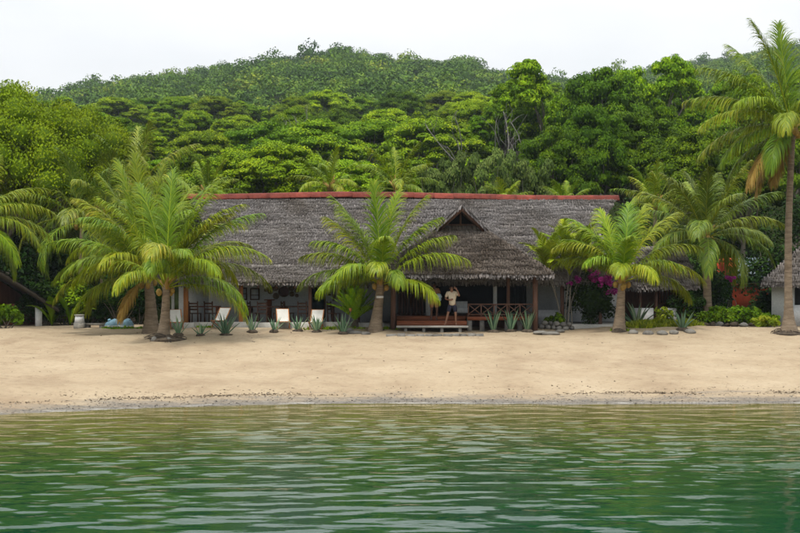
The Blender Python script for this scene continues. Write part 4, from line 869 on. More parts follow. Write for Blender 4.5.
def cyc(base, seed, n, Ln, label, mt='cycad', name='cycad', wid=.05, leaf=.28):
    t = thing(name, base, label, 'cycad'); g = np.random.default_rng(seed)
    V, F = tube([(0, 0, -.1), (0, 0, .3)], [.16, .14], 9); link('trunk', mesh('trunk', V, F, M['roots']), t)
    ms = [frond_mesh(Ln, e, c, seed + k, n=46, leaf=leaf, droop=.05, lift=20, matname=mt, width=wid, start=.1) for k, (e, c) in enumerate([(84, 14), (72, 22), (58, 28), (42, 34)])]
    for i in range(n): link('frond', ms[min(3, int(4 * i / n))], t, (0, 0, .28), (g.uniform(-.1, .1), g.uniform(-.1, .1), i * 2.4))
cyc(gp(Xat(355, 47), 47), 5, 38, 1.45, 'bright green cycad beside the middle palm')
for x, Y, h, rx, sd, mt, lb in [(5, 47.6, 1.15, 1.0, 11, 'round', 'rounded green bush in front of the dark hut at left edge'), (45, 51, 2.0, 1.3, 12, 'dark', 'dark bush right of the white hut pillar'), (66, 52, 2.4, 1.4, 13, 'round', 'tall leafy bush between hut and lantern post'), (92, 53, 1.9, 1.4, 14, 'dark', 'dark bush right of the lantern post'), (118, 52.5, 2.7, 1.7, 15, 'dark', 'dark bush behind the blue covered heaps'), (140, 53, 2.6, 1.3, 16, 'dark', 'dark bush left of the close palm pair'),
    (20, 54, 4.2, 2.2, 17, 'dark', 'high dark shrub behind the hut at left'), (60, 56, 4.4, 2.4, 18, 'dark', 'high dark shrub behind the slender palms'), (112, 57, 4.6, 2.6, 19, 'dark', 'high dark shrub left of the house end'),
    (716, 50.8, 1.0, .9, 21, 'bright', 'low bright hedge bush right of the dark palm trunk'), (737, 51, 1.05, 1.1, 22, 'bright', 'low bright hedge bush below the red house'), (762, 50.4, .8, .8, 23, 'bright', 'small hedge bush left of the white hut'), (768, 48.6, .62, .75, 24, 'grass', 'bright yellow-green bush at the foot of the tall palm'),
    (766, 54, 1.7, .9, 25, 'dark', 'dark bush between red house and white hut'), (720, 53, .9, .8, 26, 'dark', 'dark bush in front of the red house'), (690, 52, 2.0, 1.1, 27, 'dark', 'dark bush behind the agave in the ground cover'), (706, 53.5, 3.2, 1.3, 28, 'dark', 'tall dark bush behind the dark palm trunk'), (742, 70, 5.5, 2.5, 29, 'dark', 'high dark shrub behind the red house'), (655, 58.5, 4.5, 2.4, 30, 'dark', 'high dark shrub behind the small hut'), (690, 60, 5.5, 2.6, 31, 'dark', 'high dark shrub right of the small hut roof'), (775, 60, 5, 2.4, 32, 'dark', 'high dark shrub behind the white hut'), (800, 62, 7.5, 3.2, 35, 'dark', 'very high dark shrub over the white hut roof'), (725, 69, 7.5, 3, 36, 'dark', 'very high dark shrub above the red house'), (30, 61, 6.5, 3.2, 37, 'dark', 'very high dark shrub under the big feathery tree'), (632, 62, 6.5, 3.0, 39, 'dark', 'very high dark shrub behind the right end of the ridge'), (85, 61, 6.5, 3.2, 38, 'dark', 'very high dark shrub between the slender palm heads')]:
    bush('garden_bush', gp(Xat(x, Y), Y), h, rx, rx * .8, lb, mt, sd, .16 if h < 3 else .22, 3200 if h > 1.2 else 2600, 'garden bushes')
fl = bush('bougainvillea', gp(Xat(727, 52), 52), 2.35, .4, .4, 'thin shrub with one magenta blossom cluster before the red house', 'dark', 33, .12, 700, flowers=[(0.05, -.3, 2.2, .2, 40)])
bush('yellow_shrub', gp(Xat(664, 47.6), 47.6), .95, .55, .45, 'small yellow-green shrub in the ground cover patch', 'grass', 34, .2, 420, npad=12)
# broad-leaved banana-like plants in the left garden
for x, Y, sd, lb in [(52, 50.5, 71, 'broad-leaved plant just right of the white hut pillar'), (70, 51, 72, 'broad-leaved plant left of the lantern post')]:
    t = thing('broad_leaved_plant', gp(Xat(x, Y), Y), lb, 'plant', 'broad-leaved plants'); g = np.random.default_rng(sd)
    for i in range(11):
        e0 = g.uniform(50, 82); K = 7; s = np.linspace(0, 1, K); e = np.radians(e0 - 75 * s ** 1.5); Ln = g.uniform(1.2, 2.2); rr = np.concatenate([[0], np.cumsum(np.cos(e[:-1]))]) * Ln / 6; zz = np.concatenate([[0], np.cumsum(np.sin(e[:-1]))]) * Ln / 6
        hw = .17 * np.array([.1, .12, .6, 1, 1, .7, .05]); V = np.stack([np.stack([rr, -hw, zz + hw * .4], 1), np.stack([rr, 0 * hw, zz], 1), np.stack([rr, hw, zz + hw * .4], 1)], 1).reshape(-1, 3); j = np.arange(K - 1) * 3
        F = np.concatenate([np.stack([j, j + 1, j + 4, j + 3], 1), np.stack([j + 1, j + 2, j + 5, j + 4], 1)]); link('leaf', mesh('leaf', V, F, M['round'], np.full(len(V), .45 + .3 * g.random()), smooth=True), t, rot=(0, 0, g.uniform(0, 6.28)))
# areca clump
Y = 47.8; b = gp(Xat(562, Y), Y); t = thing('areca_palm', b, 'clump of thin-stemmed yellow-green palms right of the porch roof', 'palm'); g = np.random.default_rng(8)
ams = [frond_mesh(1.9, e, c, 300 + k, n=34, leaf=.5, droop=.2, lift=22, matname='areca', width=.05) for k, (e, c) in enumerate([(78, 40), (62, 60), (46, 75), (70, 70)])]
for i in range(7):
    bx, tx = g.uniform(-.35, .6), g.uniform(-.9, 1.1); tz = g.uniform(2.2, 3.2); P = np.array([(bx, g.uniform(-.2, .2), -.1), (bx * .6 + tx * .4, 0, tz * .55), (tx, g.uniform(-.3, .3), tz)])
    tt_ = np.linspace(0, 1, 8)[:, None]; Pc = (1 - tt_) ** 2 * P[0] + 2 * tt_ * (1 - tt_) * P[1] + tt_ ** 2 * P[2]
    V, F = tube(Pc, np.linspace(.035, .02, 8), 6); link('stem', mesh('stem', V, F, M['palebark'], smooth=True), t)
    for k in range(8): link('frond', ams[(k + i) % 4], t, P[2] + (0, 0, g.uniform(-.1, .1)), (0, g.uniform(-.15, .15), k * .785 * 1.03 + g.uniform(-.3, .3)))

# ground cover (nobody could count it)
def cover(name, blobs, label, seed, mt='grass', hgt=.22, dens=260):
    g = np.random.default_rng(seed); out, tt = [], []
    for (x, Y, rx, ry) in blobs:
        k = int(dens * rx * ry * 3.14); a = g.uniform(0, 6.28, k); q = np.sqrt(g.random(k)); X = Xat(x, Y) + rx * q * np.cos(a); YY = Y + ry * q * np.sin(a); Z = ground(X, YY)
        B = np.stack([X, YY, Z - .02], 1); h = hgt * g.uniform(.4, 1.25, k)[:, None] * (1 - .5 * q[:, None] ** 3); d = g.standard_normal((k, 3)) * .35; d[:, 2] = 1; d = nrm(d); s = nrm(np.cross(d, g.standard_normal((k, 3)))) * .022
        mid = B + d * h * .6; tip = mid + nrm(d + g.standard_normal((k, 3)) * .5) * h * .5
        V = np.stack([B - s, B + s, mid + s * 1.3, mid - s * 1.3, tip + s * .2, tip - s * .2], 1).reshape(-1, 3); qn = np.arange(k)[:, None] * 6
        out.append((V, np.concatenate([qn + [0, 1, 2, 3], qn + [3, 2, 4, 5]]))); tt.append(np.repeat(np.clip(.5 + .25 * g.standard_normal(k), 0, 1), 6))
    V, F = cat(out); tag(link(name, mesh(name, V, F, M[mt], np.concatenate(tt))), label, 'ground cover', kind='stuff')
cover('ground_cover', [(655, 47.2, 1.25, .75), (675, 47.3, 1.0, .7), (640, 46.6, .7, .5), (690, 47.5, .6, .5)], 'patch of yellow-green ground cover around the small agave right', 1, hgt=.3, dens=900)
cover('ground_cover', [(625, 45.6, .3, .12), (612, 45.6, .12, .1)], 'few green shoots at the foot of the short palm', 2, 'bright', .14, 500)
cover('ground_cover', [(120, 47.8, .8, .25), (143, 47.6, .35, .2), (170, 47.4, .3, .15), (205, 47.2, .4, .15)], 'green shoots in the sand before the blue heaps', 3, 'bright', .16, 300)
cover('ground_cover', [(345, 46.6, .9, .2), (330, 46.8, .5, .2), (390, 46.4, .5, .2), (305, 46.7, .35, .12)], 'low weeds around the foot of the middle palm', 4, 'bright', .15, 260)

# ------------------------------------------------------------------ stones, kerbs, roots, litter
def stone_at(name, base, r, seed, label, group, parent=None):
    o = link(name, mesh(name, *ball((0, 0, r[2] * .35), r, seed, 10, 7, .09), M['stone'])); o.location = [float(c) for c in base]; o.rotation_euler = (0, 0, seed * 1.7)
    return tag(o, label, 'stone', group)
ed = thing('stone_edging', ghit(430, 335), 'low grey row of stone blocks in the sand before the porch steps', 'edging')
g = np.random.default_rng(4); x = 386.
while x < 481:
    w_ = g.uniform(7, 11); c = ghit(x + w_ / 2, 336); hw = w_ / 2 * c[1] / FPX - .012; V, F = box(c[0] - hw, c[0] + hw, c[1] - .1, c[1] + .12, c[2] - .1, c[2] + .075 + g.uniform(-.015, .02)); V = V + g.normal(0, .008, V.shape)
    part('block', (V, F), M['stone'], ed); x += w_
kb = thing('garden_kerb', gp(Xat(715, 50), 50), 'low dark rubble kerb in front of the right garden hedge', 'kerb'); x = 664.
i = 0
while x < 765:
    w_ = g.uniform(6, 11); Y = 50.0 + .3 * math.sin(x * .1); c = gp(Xat(x + w_ / 2, Y), Y); part('stone', ball(c + (0, 0, .08), (w_ / 2 * Y / FPX * g.uniform(.8, 1.15), .2, .12 * g.uniform(.5, 1.25)), 100 + i, 9, 6, .16), M['roots' if i % 3 else 'stone'], kb); x += w_; i += 1
rw = thing('rubble_wall', gp(Xat(552, 46.9), 46.9), 'low rubble wall between porch corner post and bougainvillea', 'wall')
for r_ in range(2):
    x = 538. + 3 * r_
    while x < 570: w_ = g.uniform(4.5, 7.5); Y = 46.9; c = gp(Xat(x + w_ / 2, Y), Y); part('stone', ball(c + (0, 0, .08 + r_ * .17), (w_ / 2 * Y / FPX * 1.05, .16, .105), 200 + i, 9, 6, .07), M['stone'], rw); x += w_; i += 1
for k, (x, y, rx, lb) in enumerate([(540, 333.5, .42, 'flat stepping stone nearest the porch corner'), (551, 334.2, .4, 'flat stepping stone, second from the porch corner'), (560, 332, .3, 'flat stepping stone below the rubble wall'), (355, 333.5, .34, 'pale stone left of the middle palm foot'), (366, 334.5, .3, 'pale stone touching the middle palm foot'), (349, 331.5, .22, 'small pale stone behind the agave at the cycad'), (633, 333.5, .25, 'edge stone of the ground cover nearest the short palm'), (648, 334.5, .24, 'edge stone, second from the short palm'), (662, 334.5, .26, 'edge stone in the middle of the ground cover rim'), (674, 334, .22, 'edge stone below the small agave'), (690, 333, .26, 'edge stone at the right end of the ground cover'), (154, 341, .12, 'pale pebble left of the bare roots'), (169, 341.5, .12, 'pale pebble right of the bare roots')]):
    stone_at('flat_stone' if rx > .3 else 'edge_stone', ghit(x, y), (rx, rx * .7, .09 if rx > .28 else .12), 300 + k, lb, 'loose stones on the upper beach')
def root_mat(px, py, r, seed, label, nroot=26):
    c = ghit(px, py); t = thing('root_mat', c, label, 'roots'); g = np.random.default_rng(seed)
    part('root_mound', ball(c + (0, 0, -.02), (r, r * .75, .12), seed, 16, 8, .06), M['roots'], t, smooth=True); seg = []
    for k in range(nroot):
        a = g.uniform(0, 6.28); e = c + np.array([math.cos(a) * r * g.uniform(.6, 1.15), math.sin(a) * r * g.uniform(.6, 1.0), 0]); e[2] = float(ground(e[0], e[1])) + .01; seg.append(limb(c + (0, 0, .13), e, .025, .008, g, .12, 6, 5))
    part('root_tangle', cat(seg), M['roots'], t, smooth=True)
root_mat(166, 339.5, .75, 1, 'exposed dark roots of the palm pair in the sand', 60); root_mat(376, 331, .36, 2, 'root mound at the foot of the middle palm', 30); root_mat(789, 334, .75, 3, 'dark root mound at the foot of the tall palm', 40); root_mat(619, 332, .32, 4, 'root mound at the foot of the short palm', 20)

def flakes(name, pts, size, mt, label, seed, flat=.35):
    g = np.random.default_rng(seed); k = len(pts); d = g.standard_normal((k, 3)); d[:, 0] *= 2.2; d[:, 2] *= flat; d = nrm(d); s = nrm(np.cross(d, [0, 0, 1.] + .4 * g.standard_normal((k, 3)))); L_ = size * g.uniform(.4, 1.5, k)[:, None]; W_ = L_ * g.uniform(.2, .6, k)[:, None]
    up = np.array([0, 0, 1.]) * size * .14; P = np.asarray(pts) + (0, 0, .008)
    V = np.stack([P - d * L_ / 2, P + s * W_ / 2 + up, P + d * L_ / 2, P - s * W_ / 2 + up * .3], 1).reshape(-1, 3)
    tag(link(name, mesh(name, V, np.arange(4 * k).reshape(k, 4), M[mt])), label, 'debris', kind='stuff')
def scatter():
    g = np.random.default_rng(12); pts = []
    while len(pts) < 2600:
        X = g.uniform(-17, 17); d = 1.5 + .5 * N1(X * .35, 2) + g.normal(0, .10) + (g.uniform(.2, 1.1) if g.random() < .2 else 0)
        if N2(X * .8, d * 2) + .28 + .25 * N1(X * .17, 31) < g.random() * .55: continue
        Y = float(shore_y(X)) + d; pts.append((X, Y, float(ground(X, Y))))
    flakes('seaweed_line', pts, .06, 'litter', 'dark line of seaweed and twigs left along the tide mark', 1)
    X = g.uniform(-20, 20, 900); Y = g.uniform(33, 48, 900); flakes('beach_litter', np.stack([X, Y, ground(X, Y)], 1), .06, 'litter', 'dry leaves and twigs scattered over the sand', 2)
    X = g.uniform(-18, 18, 2600); Y = shore_y(X) + np.abs(g.normal(.2, .75, 2600)); flakes('pebbles', np.stack([X, Y, ground(X, Y)], 1), .055, 'stone', 'pebbles and shells strewn along the wet sand', 3, .5)
scatter()

# ------------------------------------------------------------------ left garden things
Y = 49.5; hut = thing('dark_hut', gp(Xat(-20, Y), Y), 'dark hut with sloping thatch and white pillar at the left edge', 'hut')
ax, az = Xat(-62, 48.6), Zat(236, 48.6); bx, bz = Xat(47, 48.6), Zat(309, 48.6); lx = 2 * ax - bx; nr = nrm(np.array([-(bz - az), 0, bx - ax]))
rf = part('roof', slab([(ax, 48.6, az), (bx, 48.6, bz), (bx, 54, bz), (ax, 54, az)], nr, .12), M['under'], hut)
thatch_slope(rf, quad_edges((bx, 48.6, bz), (bx, 54, bz), (ax, 48.6, az), (ax, 54, az)), nr, 24, 40, tuft=.14)
nr2 = nr * (-1, 1, 1); part('roof_slope', slab([(lx, 48.6, bz), (ax, 48.6, az), (ax, 54, az), (lx, 54, bz)], nr2, .12), M['under'], rf)
thatch_slope(rf, quad_edges((lx, 54, bz), (lx, 48.6, bz), (ax, 54, az), (ax, 48.6, az)), nr2, 24, 41, tuft=.16)
for s in (bx, lx): part('barge_board', beam((ax, 48.57, az - .12), (s, 48.57, bz - .12), .05, .12), M['under'], rf)
part('pillar', box(Xat(30, 49.2), Xat(36.2, 49.2), 49.1, 49.4, 1.3, Zat(308, 49.2)), M['white'], hut)
zb = 1.3; part('front_wall', box(lx + .6, bx - .55, 50.6, 50.75, zb, bz + .0), M['darkwood'], hut)
part('gable_wall', (np.array([(lx + .6, 50.62, bz + .002), (bx - .55, 50.62, bz + .002), (ax + .05, 50.62, az - .3), (ax - .05, 50.62, az - .3), (lx + .6, 50.75, bz + .002), (bx - .55, 50.75, bz + .002), (ax + .05, 50.75, az - .3), (ax - .05, 50.75, az - .3)], float), BOXF), M['darkwood'], hut)
dd = part('door', box(Xat(14, 50.5), Xat(27, 50.5), 50.54, 50.597, 1.5, Zat(304, 50.5)), M['redwood'], hut, label='dark red door')
for k in range(4): part('door_board', box(Xat(14.3 + k * 3.2, 50.5), Xat(17.2 + k * 3.2, 50.5), 50.52, 50.539, 1.52, Zat(304.5, 50.5)), M['redwood'], dd)
part('end_wall', box(bx - .56, bx - .45, 50.76, 53.6, zb, bz - .02), M['darkwood'], hut)
hut.rotation_euler = (0, 0, R(24))
# lantern post
Y = 48.2; b = gp(Xat(79.5, Y), Y); s = Y / FPX; lp_ = thing('lantern_post', b, 'squat grey stone post with white lantern box in the left garden', 'lantern')
part('plinth', box(b[0] - 4.6 * s, b[0] + 4.6 * s, b[1] - .2, b[1] + .2, b[2] - .1, b[2] + 5.6 * s), M['stone'], lp_)
V, F = box(b[0] - 3.9 * s, b[0] + 3.9 * s, b[1] - .17, b[1] + .17, b[2] + 5.6 * s + .002, b[2] + 12.5 * s); V[4:, 0] = b[0] + (V[4:, 0] - b[0]) * .86; V[4:, 1] = b[1] + (V[4:, 1] - b[1]) * .86; lb_ = part('lantern_box', (V, F), M['white'], lp_)
part('cap', box(b[0] - 4 * s, b[0] + 4 * s, b[1] - .18, b[1] + .18, b[2] + 12.6 * s, b[2] + 13.8 * s), M['concrete'], lb_)
Y = 48.6; b = gp(Xat(95, Y), Y); bn = thing('low_bench', b, 'low grey bench board right of the lantern post', 'bench'); part('seat', box(Xat(85.5, Y), Xat(104.5, Y), Y - .2, Y + .2, b[2] + .13, b[2] + .2), M['stone'], bn)
for x in (88, 102): part('leg', box(Xat(x, Y) - .08, Xat(x, Y) + .08, Y - .17, Y + .17, b[2] - .1, b[2] + .128), M['stone'], bn)
for i, (x, hw, lb) in enumerate([(112, 8, 'left of two heaps under blue tarpaulin'), (126.5, 7, 'right of two heaps under blue tarpaulin')]):
    Y = 48.9; b = gp(Xat(x, Y), Y); s = Y / FPX; V, F = ball((0, 0, .05), (hw * s, .5, .30), 5 + i, 22, 12, .0); V[:, 2] += .05 * np.sin(V[:, 0] * 9 + i) * (V[:, 2] > 0) + .03 * np.sin(V[:, 1] * 13); V[:, 2] = np.maximum(V[:, 2], -.1)
    t = thing('covered_heap', b, lb, 'tarpaulin', 'heaps under blue tarpaulin'); link('tarpaulin', mesh('tarpaulin', V, F, M['tarp'], smooth=True), t)
    V, F = tube(np.stack([np.cos(np.linspace(0, 6.28, 25)) * hw * s * 1.0, np.sin(np.linspace(0, 6.28, 25)) * .5, np.full(25, .08)], 1), .02, 5); link('tie_rope', mesh('tie_rope', V, F, M['canvas'], smooth=True), t)
    V, F = ball((.12 if i else -.12, 0, .33), (.08, .07, .06), 3, 8, 6, .1); link('knot', mesh('knot', V, F, M['tarp'], smooth=True), t)

# ------------------------------------------------------------------ right side huts
Y = 53.0; h2 = thing('small_hut', gp(Xat(662, Y), Y), 'small thatched hut with dark front half hidden behind the short palm', 'hut')
e0, e1 = PX(612, 286, 51.6), PX(700, 285, 51.6); t0, t1 = PX(636, 246, 54.4), PX(682, 246, 54.4); nl = nrm(np.cross(e1 - e0, t0 - e0))
rf = part('roof', slab([e0, e1, t1, t0], nl, .14), M['under'], h2); thatch_slope(rf, quad_edges(e0, e1, t0, t1), nl, 18, 50); eave_lip(rf, e0 + (0, -.02, 0), e1 + (0, -.02, 0), nl, 51)
e2, e3 = e1 + (0, 5.6, 0), e0 + (0, 5.6, 0)
part('side_slope', slab([e1, e2, t1 + (0, .01, 0), t1], (.7, 0, .7), .12), M['under'], rf); thatch_slope(rf, quad_edges(e1, e2, t1, t1 + (0, .02, 0)), (.7, 0, .7), 16, 52)
part('rear_slope', slab([e2, e3, t0, t1], (0, .7, .7), .12), M['under'], rf)
part('wall', box(Xat(618, 53), Xat(690, 53), 53.2, 53.4, 1.4, e0[2] + .3), M['darkwood'], h2)
for x in (640, 656, 684): part('post', beam((Xat(x, 52), 52, 1.4), (Xat(x, 52), 52, e0[2] + .12), .13), M['redwood' if x == 684 else 'darkwood'], h2)
for k, (xa, xb) in enumerate([(634, 653), (660, 676)]): part('low_wall', box(Xat(xa, 52), Xat(xb, 52), 51.9, 52.0, 1.4, Zat(308, 52)), M['white'], h2)
w = part('window', box(Xat(660, 53), Xat(678, 53), 53.14, 53.197, Zat(304, 53), Zat(289, 53)), M['redwood'], h2)
for k in range(6): part('slat', box(Xat(661 + k * 2.8, 53), Xat(663 + k * 2.8, 53), 53.1, 53.137, Zat(303, 53), Zat(290, 53)), M['darkwood'], w)

Y = 62.; rh = thing('red_house', gp(Xat(742, Y), Y), 'red-orange walled house with grey sheet roof behind the garden', 'house')
def rb(nm, x0, x1, y0, y1, ya, yb, mt, par=rh): return part(nm, box(Xat(x0, ya), Xat(x1, ya), ya, yb, Zat(y1, ya), Zat(y0, ya)), M[mt], par)
rb('lower_wall', 733, 768, 287, 312, 62, 62.2, 'redwall'); rb('upper_wall', 718, 736, 262, 284, 62.8, 63, 'redwall'); rb('side_wall', 727, 733, 280, 312, 62.3, 64, 'greyroof')
rb('floor_beam', 733, 768, 283.5, 286.5, 61.9, 62.3, 'redwood'); rb('opening_shade', 740, 768, 277.5, 283, 62.4, 62.5, 'black')  # black box stands for the shade inside the opening
part('roof', slab([PX(738, 277, 61.6), PX(772, 277, 61.6), PX(772, 258, 64), PX(738, 258, 64)], (0, -.6, .8), .06), M['greyroof'], rh)
for k in range(9): part('roof_rib', beam(PX(739 + k * 4, 276.6, 61.58), PX(739 + k * 4, 257.8, 63.98), .06, .07), M['greyroof'], rh)
rb('porch_roof', 727, 738, 258, 262, 61, 62.7, 'redwall')

Y = 50.3; wh = thing('white_hut', gp(Xat(800, Y), Y), 'white-walled thatched hut cut by the right edge', 'hut')
x0, x1 = Xat(773, Y), Xat(773, Y) + 5.0
part('front_wall', box(x0, x1, Y, Y + .2, 1.4, Zat(277, Y)), M['white'], wh); part('side_wall', box(x0, x0 + .2, Y + .201, Y + 4, 1.4, Zat(277, Y)), M['white'], wh); part('rear_wall', box(x0, x1, Y + 4.01, Y + 4.2, 1.4, Zat(277, Y)), M['white'], wh)
e0, e1 = np.array([x0 - .42, Y - .7, Zat(281, Y - .7)]), np.array([x1 + .4, Y - .7, Zat(281, Y - .7)]); t0, t1 = e0 + (2.3, 2.8, 2.2), e1 + (-2.3, 2.8, 2.2); e3 = e0 + (0, 5.6, 0); nl = nrm(np.cross(e1 - e0, t0 - e0)); ns = nrm(np.cross(t0 - e0, e3 - e0)); ns = ns * (1 if ns[2] > 0 else -1)
rf = part('roof', slab([e0, e1, t1, t0], nl, .16), M['under'], wh); thatch_slope(rf, quad_edges(e0, e1, t0, t1), nl, 20, 60); thatch_slope(rf, quad_edges(e3, e0, t0 + (0, .02, 0), t0), ns, 20, 61); part('side_slope', slab([e3, e0, t0, t0 + (0, .01, 0)], ns, .12), M['under'], rf)
part('rear_slope', slab([e1 + (0, 5.6, 0), e3, t0, t1], (0, .7, .7), .12), M['under'], rf)
eave_lip(rf, e0 + (0, -.02, 0), e1 + (0, -.02, 0), nl, 62, 4); eave_lip(rf, e3, e0, ns, 63, 4, down=(-.5, 0, -.8))
part('doorway_shade', box(Xat(795, Y), Xat(815, Y), Y - .04, Y - .003, 1.6, Zat(287, Y)), M['black'], wh); part('low_wall', box(Xat(791, Y - .3), Xat(830, Y - .3), Y - .35, Y - .2, 1.4, Zat(305, Y)), M['white'], wh)  # black panel on the wall paints the shade of the entrance

wh.rotation_euler = (0, 0, R(-19))
# small white plate nailed to the middle palm
b = ghit(375, 332); c = PX(380, 297, b[1] - .2); pl = thing('trunk_plate', c, 'small white plate fixed to the middle palm trunk', 'plate')
part('board', box(c[0] - .15, c[0] + .15, c[1] - .02, c[1], c[2] - .045, c[2] + .045), M['white'], pl); part('bracket', box(c[0] - .05, c[0] + .05, c[1] + .002, c[1] + .12, c[2] - .03, c[2] + .03), M['metal'], pl)
# little yellow-headed garden torch leaning beside the cycad
b = ghit(346, 330); tp = PX(350.5, 311.5, b[1]); tz_ = thing('garden_torch', b, 'thin leaning stake with yellow head beside the cycad', 'torch'); part('stake', tube([b - (0, 0, .1), tp], .018, 6), M['palebark'], tz_); part('head', tube([tp, tp + (.0, 0, .14)], [.05, .065], 8), M['orangewood'], tz_)

# ------------------------------------------------------------------ people
def skin(name, verts, edges, rad, mt, parent=None, root=0, loc=(0, 0, 0), rz=0, sub=2):
    me = bpy.data.meshes.new(name); me.from_pydata([tuple(map(float, v)) for v in verts], edges, []); me.materials.append(M[mt])
    o = bpy.data.objects.new(name, me); COL.objects.link(o); o.parent = parent; o.location = loc; o.rotation_euler = (0, 0, rz)
    sk = o.modifiers.new('Skin', 'SKIN'); sk.use_smooth_shade = True
    for i, r_ in enumerate(rad):
        d = me.skin_vertices[0].data[i]; d.radius = (r_, r_) if not isinstance(r_, tuple) else r_; d.use_root = (i == root)
    ss_ = o.modifiers.new('Sub', 'SUBSURF'); ss_.levels = sub; ss_.render_levels = sub
    return o
def person(base, rz, J, label, skinm, top, bottom, extra=None):
    """J: joints in metres, facing -Y; body one skinned surface, clothes as children"""
    names = ['pelvis', 'waist', 'chest', 'neck', 'head', 'crown', 'nose', 'shL', 'elL', 'wrL', 'paL', 'shR', 'elR', 'wrR', 'paR', 'hiL', 'knL', 'anL', 'toL', 'hiR', 'knR', 'anR', 'toR']
    rad = dict(pelvis=(.15, .11), waist=(.13, .095), chest=(.155, .11), neck=.055, head=(.085, .1), crown=.07, nose=.018, hi=.085, kn=.055, an=.038, to=.03, sh=.058, el=.042, wr=.028, pa=.034)
    V = [J[k] for k in names]; Rr_ = [rad.get(k, rad.get(k[:-1])) for k in names]; ix = {k: i for i, k in enumerate(names)}
    E = [('pelvis', 'waist'), ('waist', 'chest'), ('chest', 'neck'), ('neck', 'head'), ('head', 'crown'), ('head', 'nose'), ('chest', 'shL'), ('shL', 'elL'), ('elL', 'wrL'), ('wrL', 'paL'), ('chest', 'shR'), ('shR', 'elR'), ('elR', 'wrR'), ('wrR', 'paR'), ('pelvis', 'hiL'), ('hiL', 'knL'), ('knL', 'anL'), ('anL', 'toL'), ('pelvis', 'hiR'), ('hiR', 'knR'), ('knR', 'anR'), ('anR', 'toR')]
    E = [(ix[a], ix[b_]) for a, b_ in E]
    for s in 'LR':          # five unequal fingers with a knuckle bend
        w_, p_ = np.array(J['wr' + s], float), np.array(J['pa' + s], float); d = nrm(p_ - w_); sd = nrm(np.cross(d, [0, 1, .2])); nn_ = np.cross(d, sd)
        for k, (o_, l_) in enumerate([(-.03, .07), (-.01, .085), (.012, .08), (.032, .062), (-.045, .05)]):
            r0 = p_ + sd * o_ * .8 + d * (.02 if k < 4 else -.03); kn = r0 + d * l_ * .5 + (sd * -.02 if k == 4 else 0); tp_ = kn + d * l_ * .4 + nn_ * l_ * .3
            i0 = len(V); V += [r0, kn, tp_]; Rr_ += [.011, .0095, .008]; E += [(ix['pa' + s], i0), (i0, i0 + 1), (i0 + 1, i0 + 2)]
    t = skin('person', V, E, Rr_, skinm, loc=[float(c) for c in base], rz=rz); tag(t, label, 'person', 'people on the porch')
    g2 = lambda k: np.array(J[k], float)
    # shirt with short sleeves
    skin('shirt', [g2('pelvis') - (0, 0, .09), g2('waist'), g2('chest'), g2('neck') - (0, 0, .05), g2('shL'), lerp(g2('shL'), g2('elL'), .75), g2('shR'), lerp(g2('shR'), g2('elR'), .75)], [(0, 1), (1, 2), (2, 3), (2, 4), (4, 5), (2, 6), (6, 7)],
         [(.215, .165), (.18, .135), (.185, .135), .075, .078, .072, .078, .072], top, t)
    skin('shorts', [g2('pelvis') + (0, 0, .06), g2('pelvis'), g2('hiL'), lerp(g2('hiL'), g2('knL'), .82), g2('hiR'), lerp(g2('hiR'), g2('knR'), .82)], [(0, 1), (1, 2), (2, 3), (1, 4), (4, 5)], [(.165, .125), (.17, .13), .105, .095, .105, .095], bottom, t, root=1)
    h = g2('head'); V_, F_ = ball(h + (0, .022, .045), (.098, .11, .105), 3, 14, 9, .03); V_[:, 2] = np.where((V_[:, 1] < h[1] - .02) & (V_[:, 2] < h[2] + .06), h[2] + .06, V_[:, 2]); link('hair', mesh('hair', V_, F_, M['hair'], smooth=True), t)
    for s in (-1, 1):
        link('eye', mesh('eye', *ball(h + (s * .033, -.088, .012), (.012, .01, .009), 1, 8, 6), M['hair'], smooth=True), t); link('ear', mesh('ear', *ball(h + (s * .09, .0, 0), (.014, .025, .034), 1, 8, 6), M[skinm], smooth=True), t)
    link('mouth', mesh('mouth', *ball(h + (0, -.085, -.05), (.024, .01, .006), 1, 8, 6), M['redwood'], smooth=True), t)
    return t
Y = 45.75; b = np.array([Xat(452, Y), Y, 1.625])
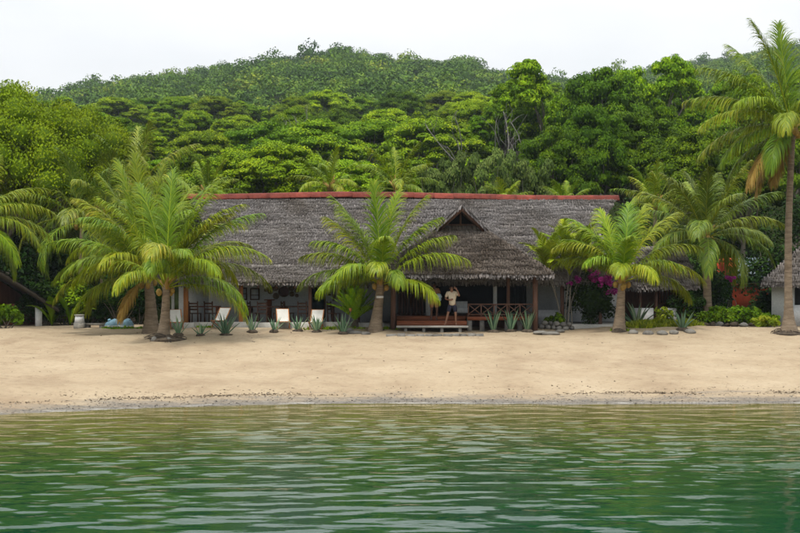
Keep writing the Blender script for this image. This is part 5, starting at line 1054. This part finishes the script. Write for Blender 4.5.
person(b, R(-8), dict(pelvis=(.02, 0, .88), waist=(.01, 0, 1.03), chest=(0, .01, 1.26), neck=(-.0, 0, 1.43), head=(-.01, -.01, 1.54), crown=(-.01, 0, 1.62), nose=(-.012, -.125, 1.53), shL=(.19, .0, 1.36), elL=(.32, -.12, 1.22), wrL=(.24, -.16, 1.45), paL=(.17, -.16, 1.53),
     shR=(-.19, 0, 1.36), elR=(-.27, -.03, 1.10), wrR=(-.09, -.2, 1.06), paR=(-.01, -.22, 1.08), hiL=(.11, 0, .84), knL=(.15, -.02, .47), anL=(.16, .05, .08), toL=(.19, -.12, .035), hiR=(-.08, 0, .84), knR=(-.17, -.06, .48), anR=(-.27, -.06, .08), toR=(-.31, -.22, .035)),
     'person in cream shirt and navy shorts on porch step, hand to brow', 'skin', 'cream', 'navy')
Y = 46.6; b = np.array([Xat(434, Y), Y, 1.803])
person(b, R(10), dict(pelvis=(0, 0, .86), waist=(0, 0, 1.0), chest=(0, .01, 1.22), neck=(0, 0, 1.39), head=(.0, -.01, 1.5), crown=(0, 0, 1.57), nose=(0, -.125, 1.49), shL=(.18, 0, 1.32), elL=(.24, -.05, 1.07), wrL=(.14, -.22, 1.02), paL=(.11, -.29, 1.04),
     shR=(-.18, 0, 1.32), elR=(-.25, .0, 1.06), wrR=(-.2, -.12, .86), paR=(-.19, -.15, .78), hiL=(.1, 0, .82), knL=(.12, -.03, .46), anL=(.12, .03, .07), toL=(.14, -.13, .035), hiR=(-.1, 0, .82), knR=(-.11, -.03, .46), anR=(-.12, .03, .07), toR=(-.15, -.13, .035)),
     'person in tan shirt standing in porch shade holding pale blue bundle', 'skindark', 'brownshirt', 'brownshirt')
t = thing('cloth_bundle', b + (.17, -.34, 1.0), 'pale blue bundle held by the person in tan', 'bundle'); link('cloth', mesh('cloth', *ball((0, 0, .03), (.15, .1, .12), 4, 14, 10, .06), M['bluecloth'], smooth=True), t); link('fold', mesh('fold', *ball((.05, -.05, -.08), (.08, .06, .1), 5, 12, 8, .08), M['bluecloth'], smooth=True), t)

# ------------------------------------------------------------------ haze
V, F = box(-800, 800, -620, 1000, -16, 175)
m, n, out = new_mat('haze'); pv = n.nodes.new('ShaderNodeVolumePrincipled'); pv.inputs['Color'].default_value = (.80, .90, 1, 1); pv.inputs['Density'].default_value = .00019; pv.inputs['Anisotropy'].default_value = .2
n.links.new(pv.outputs[0], out.inputs['Volume'])
tag(link('haze', mesh('haze', V, F, m)), 'thin humid air that pales the far hill', 'haze', kind='stuff')
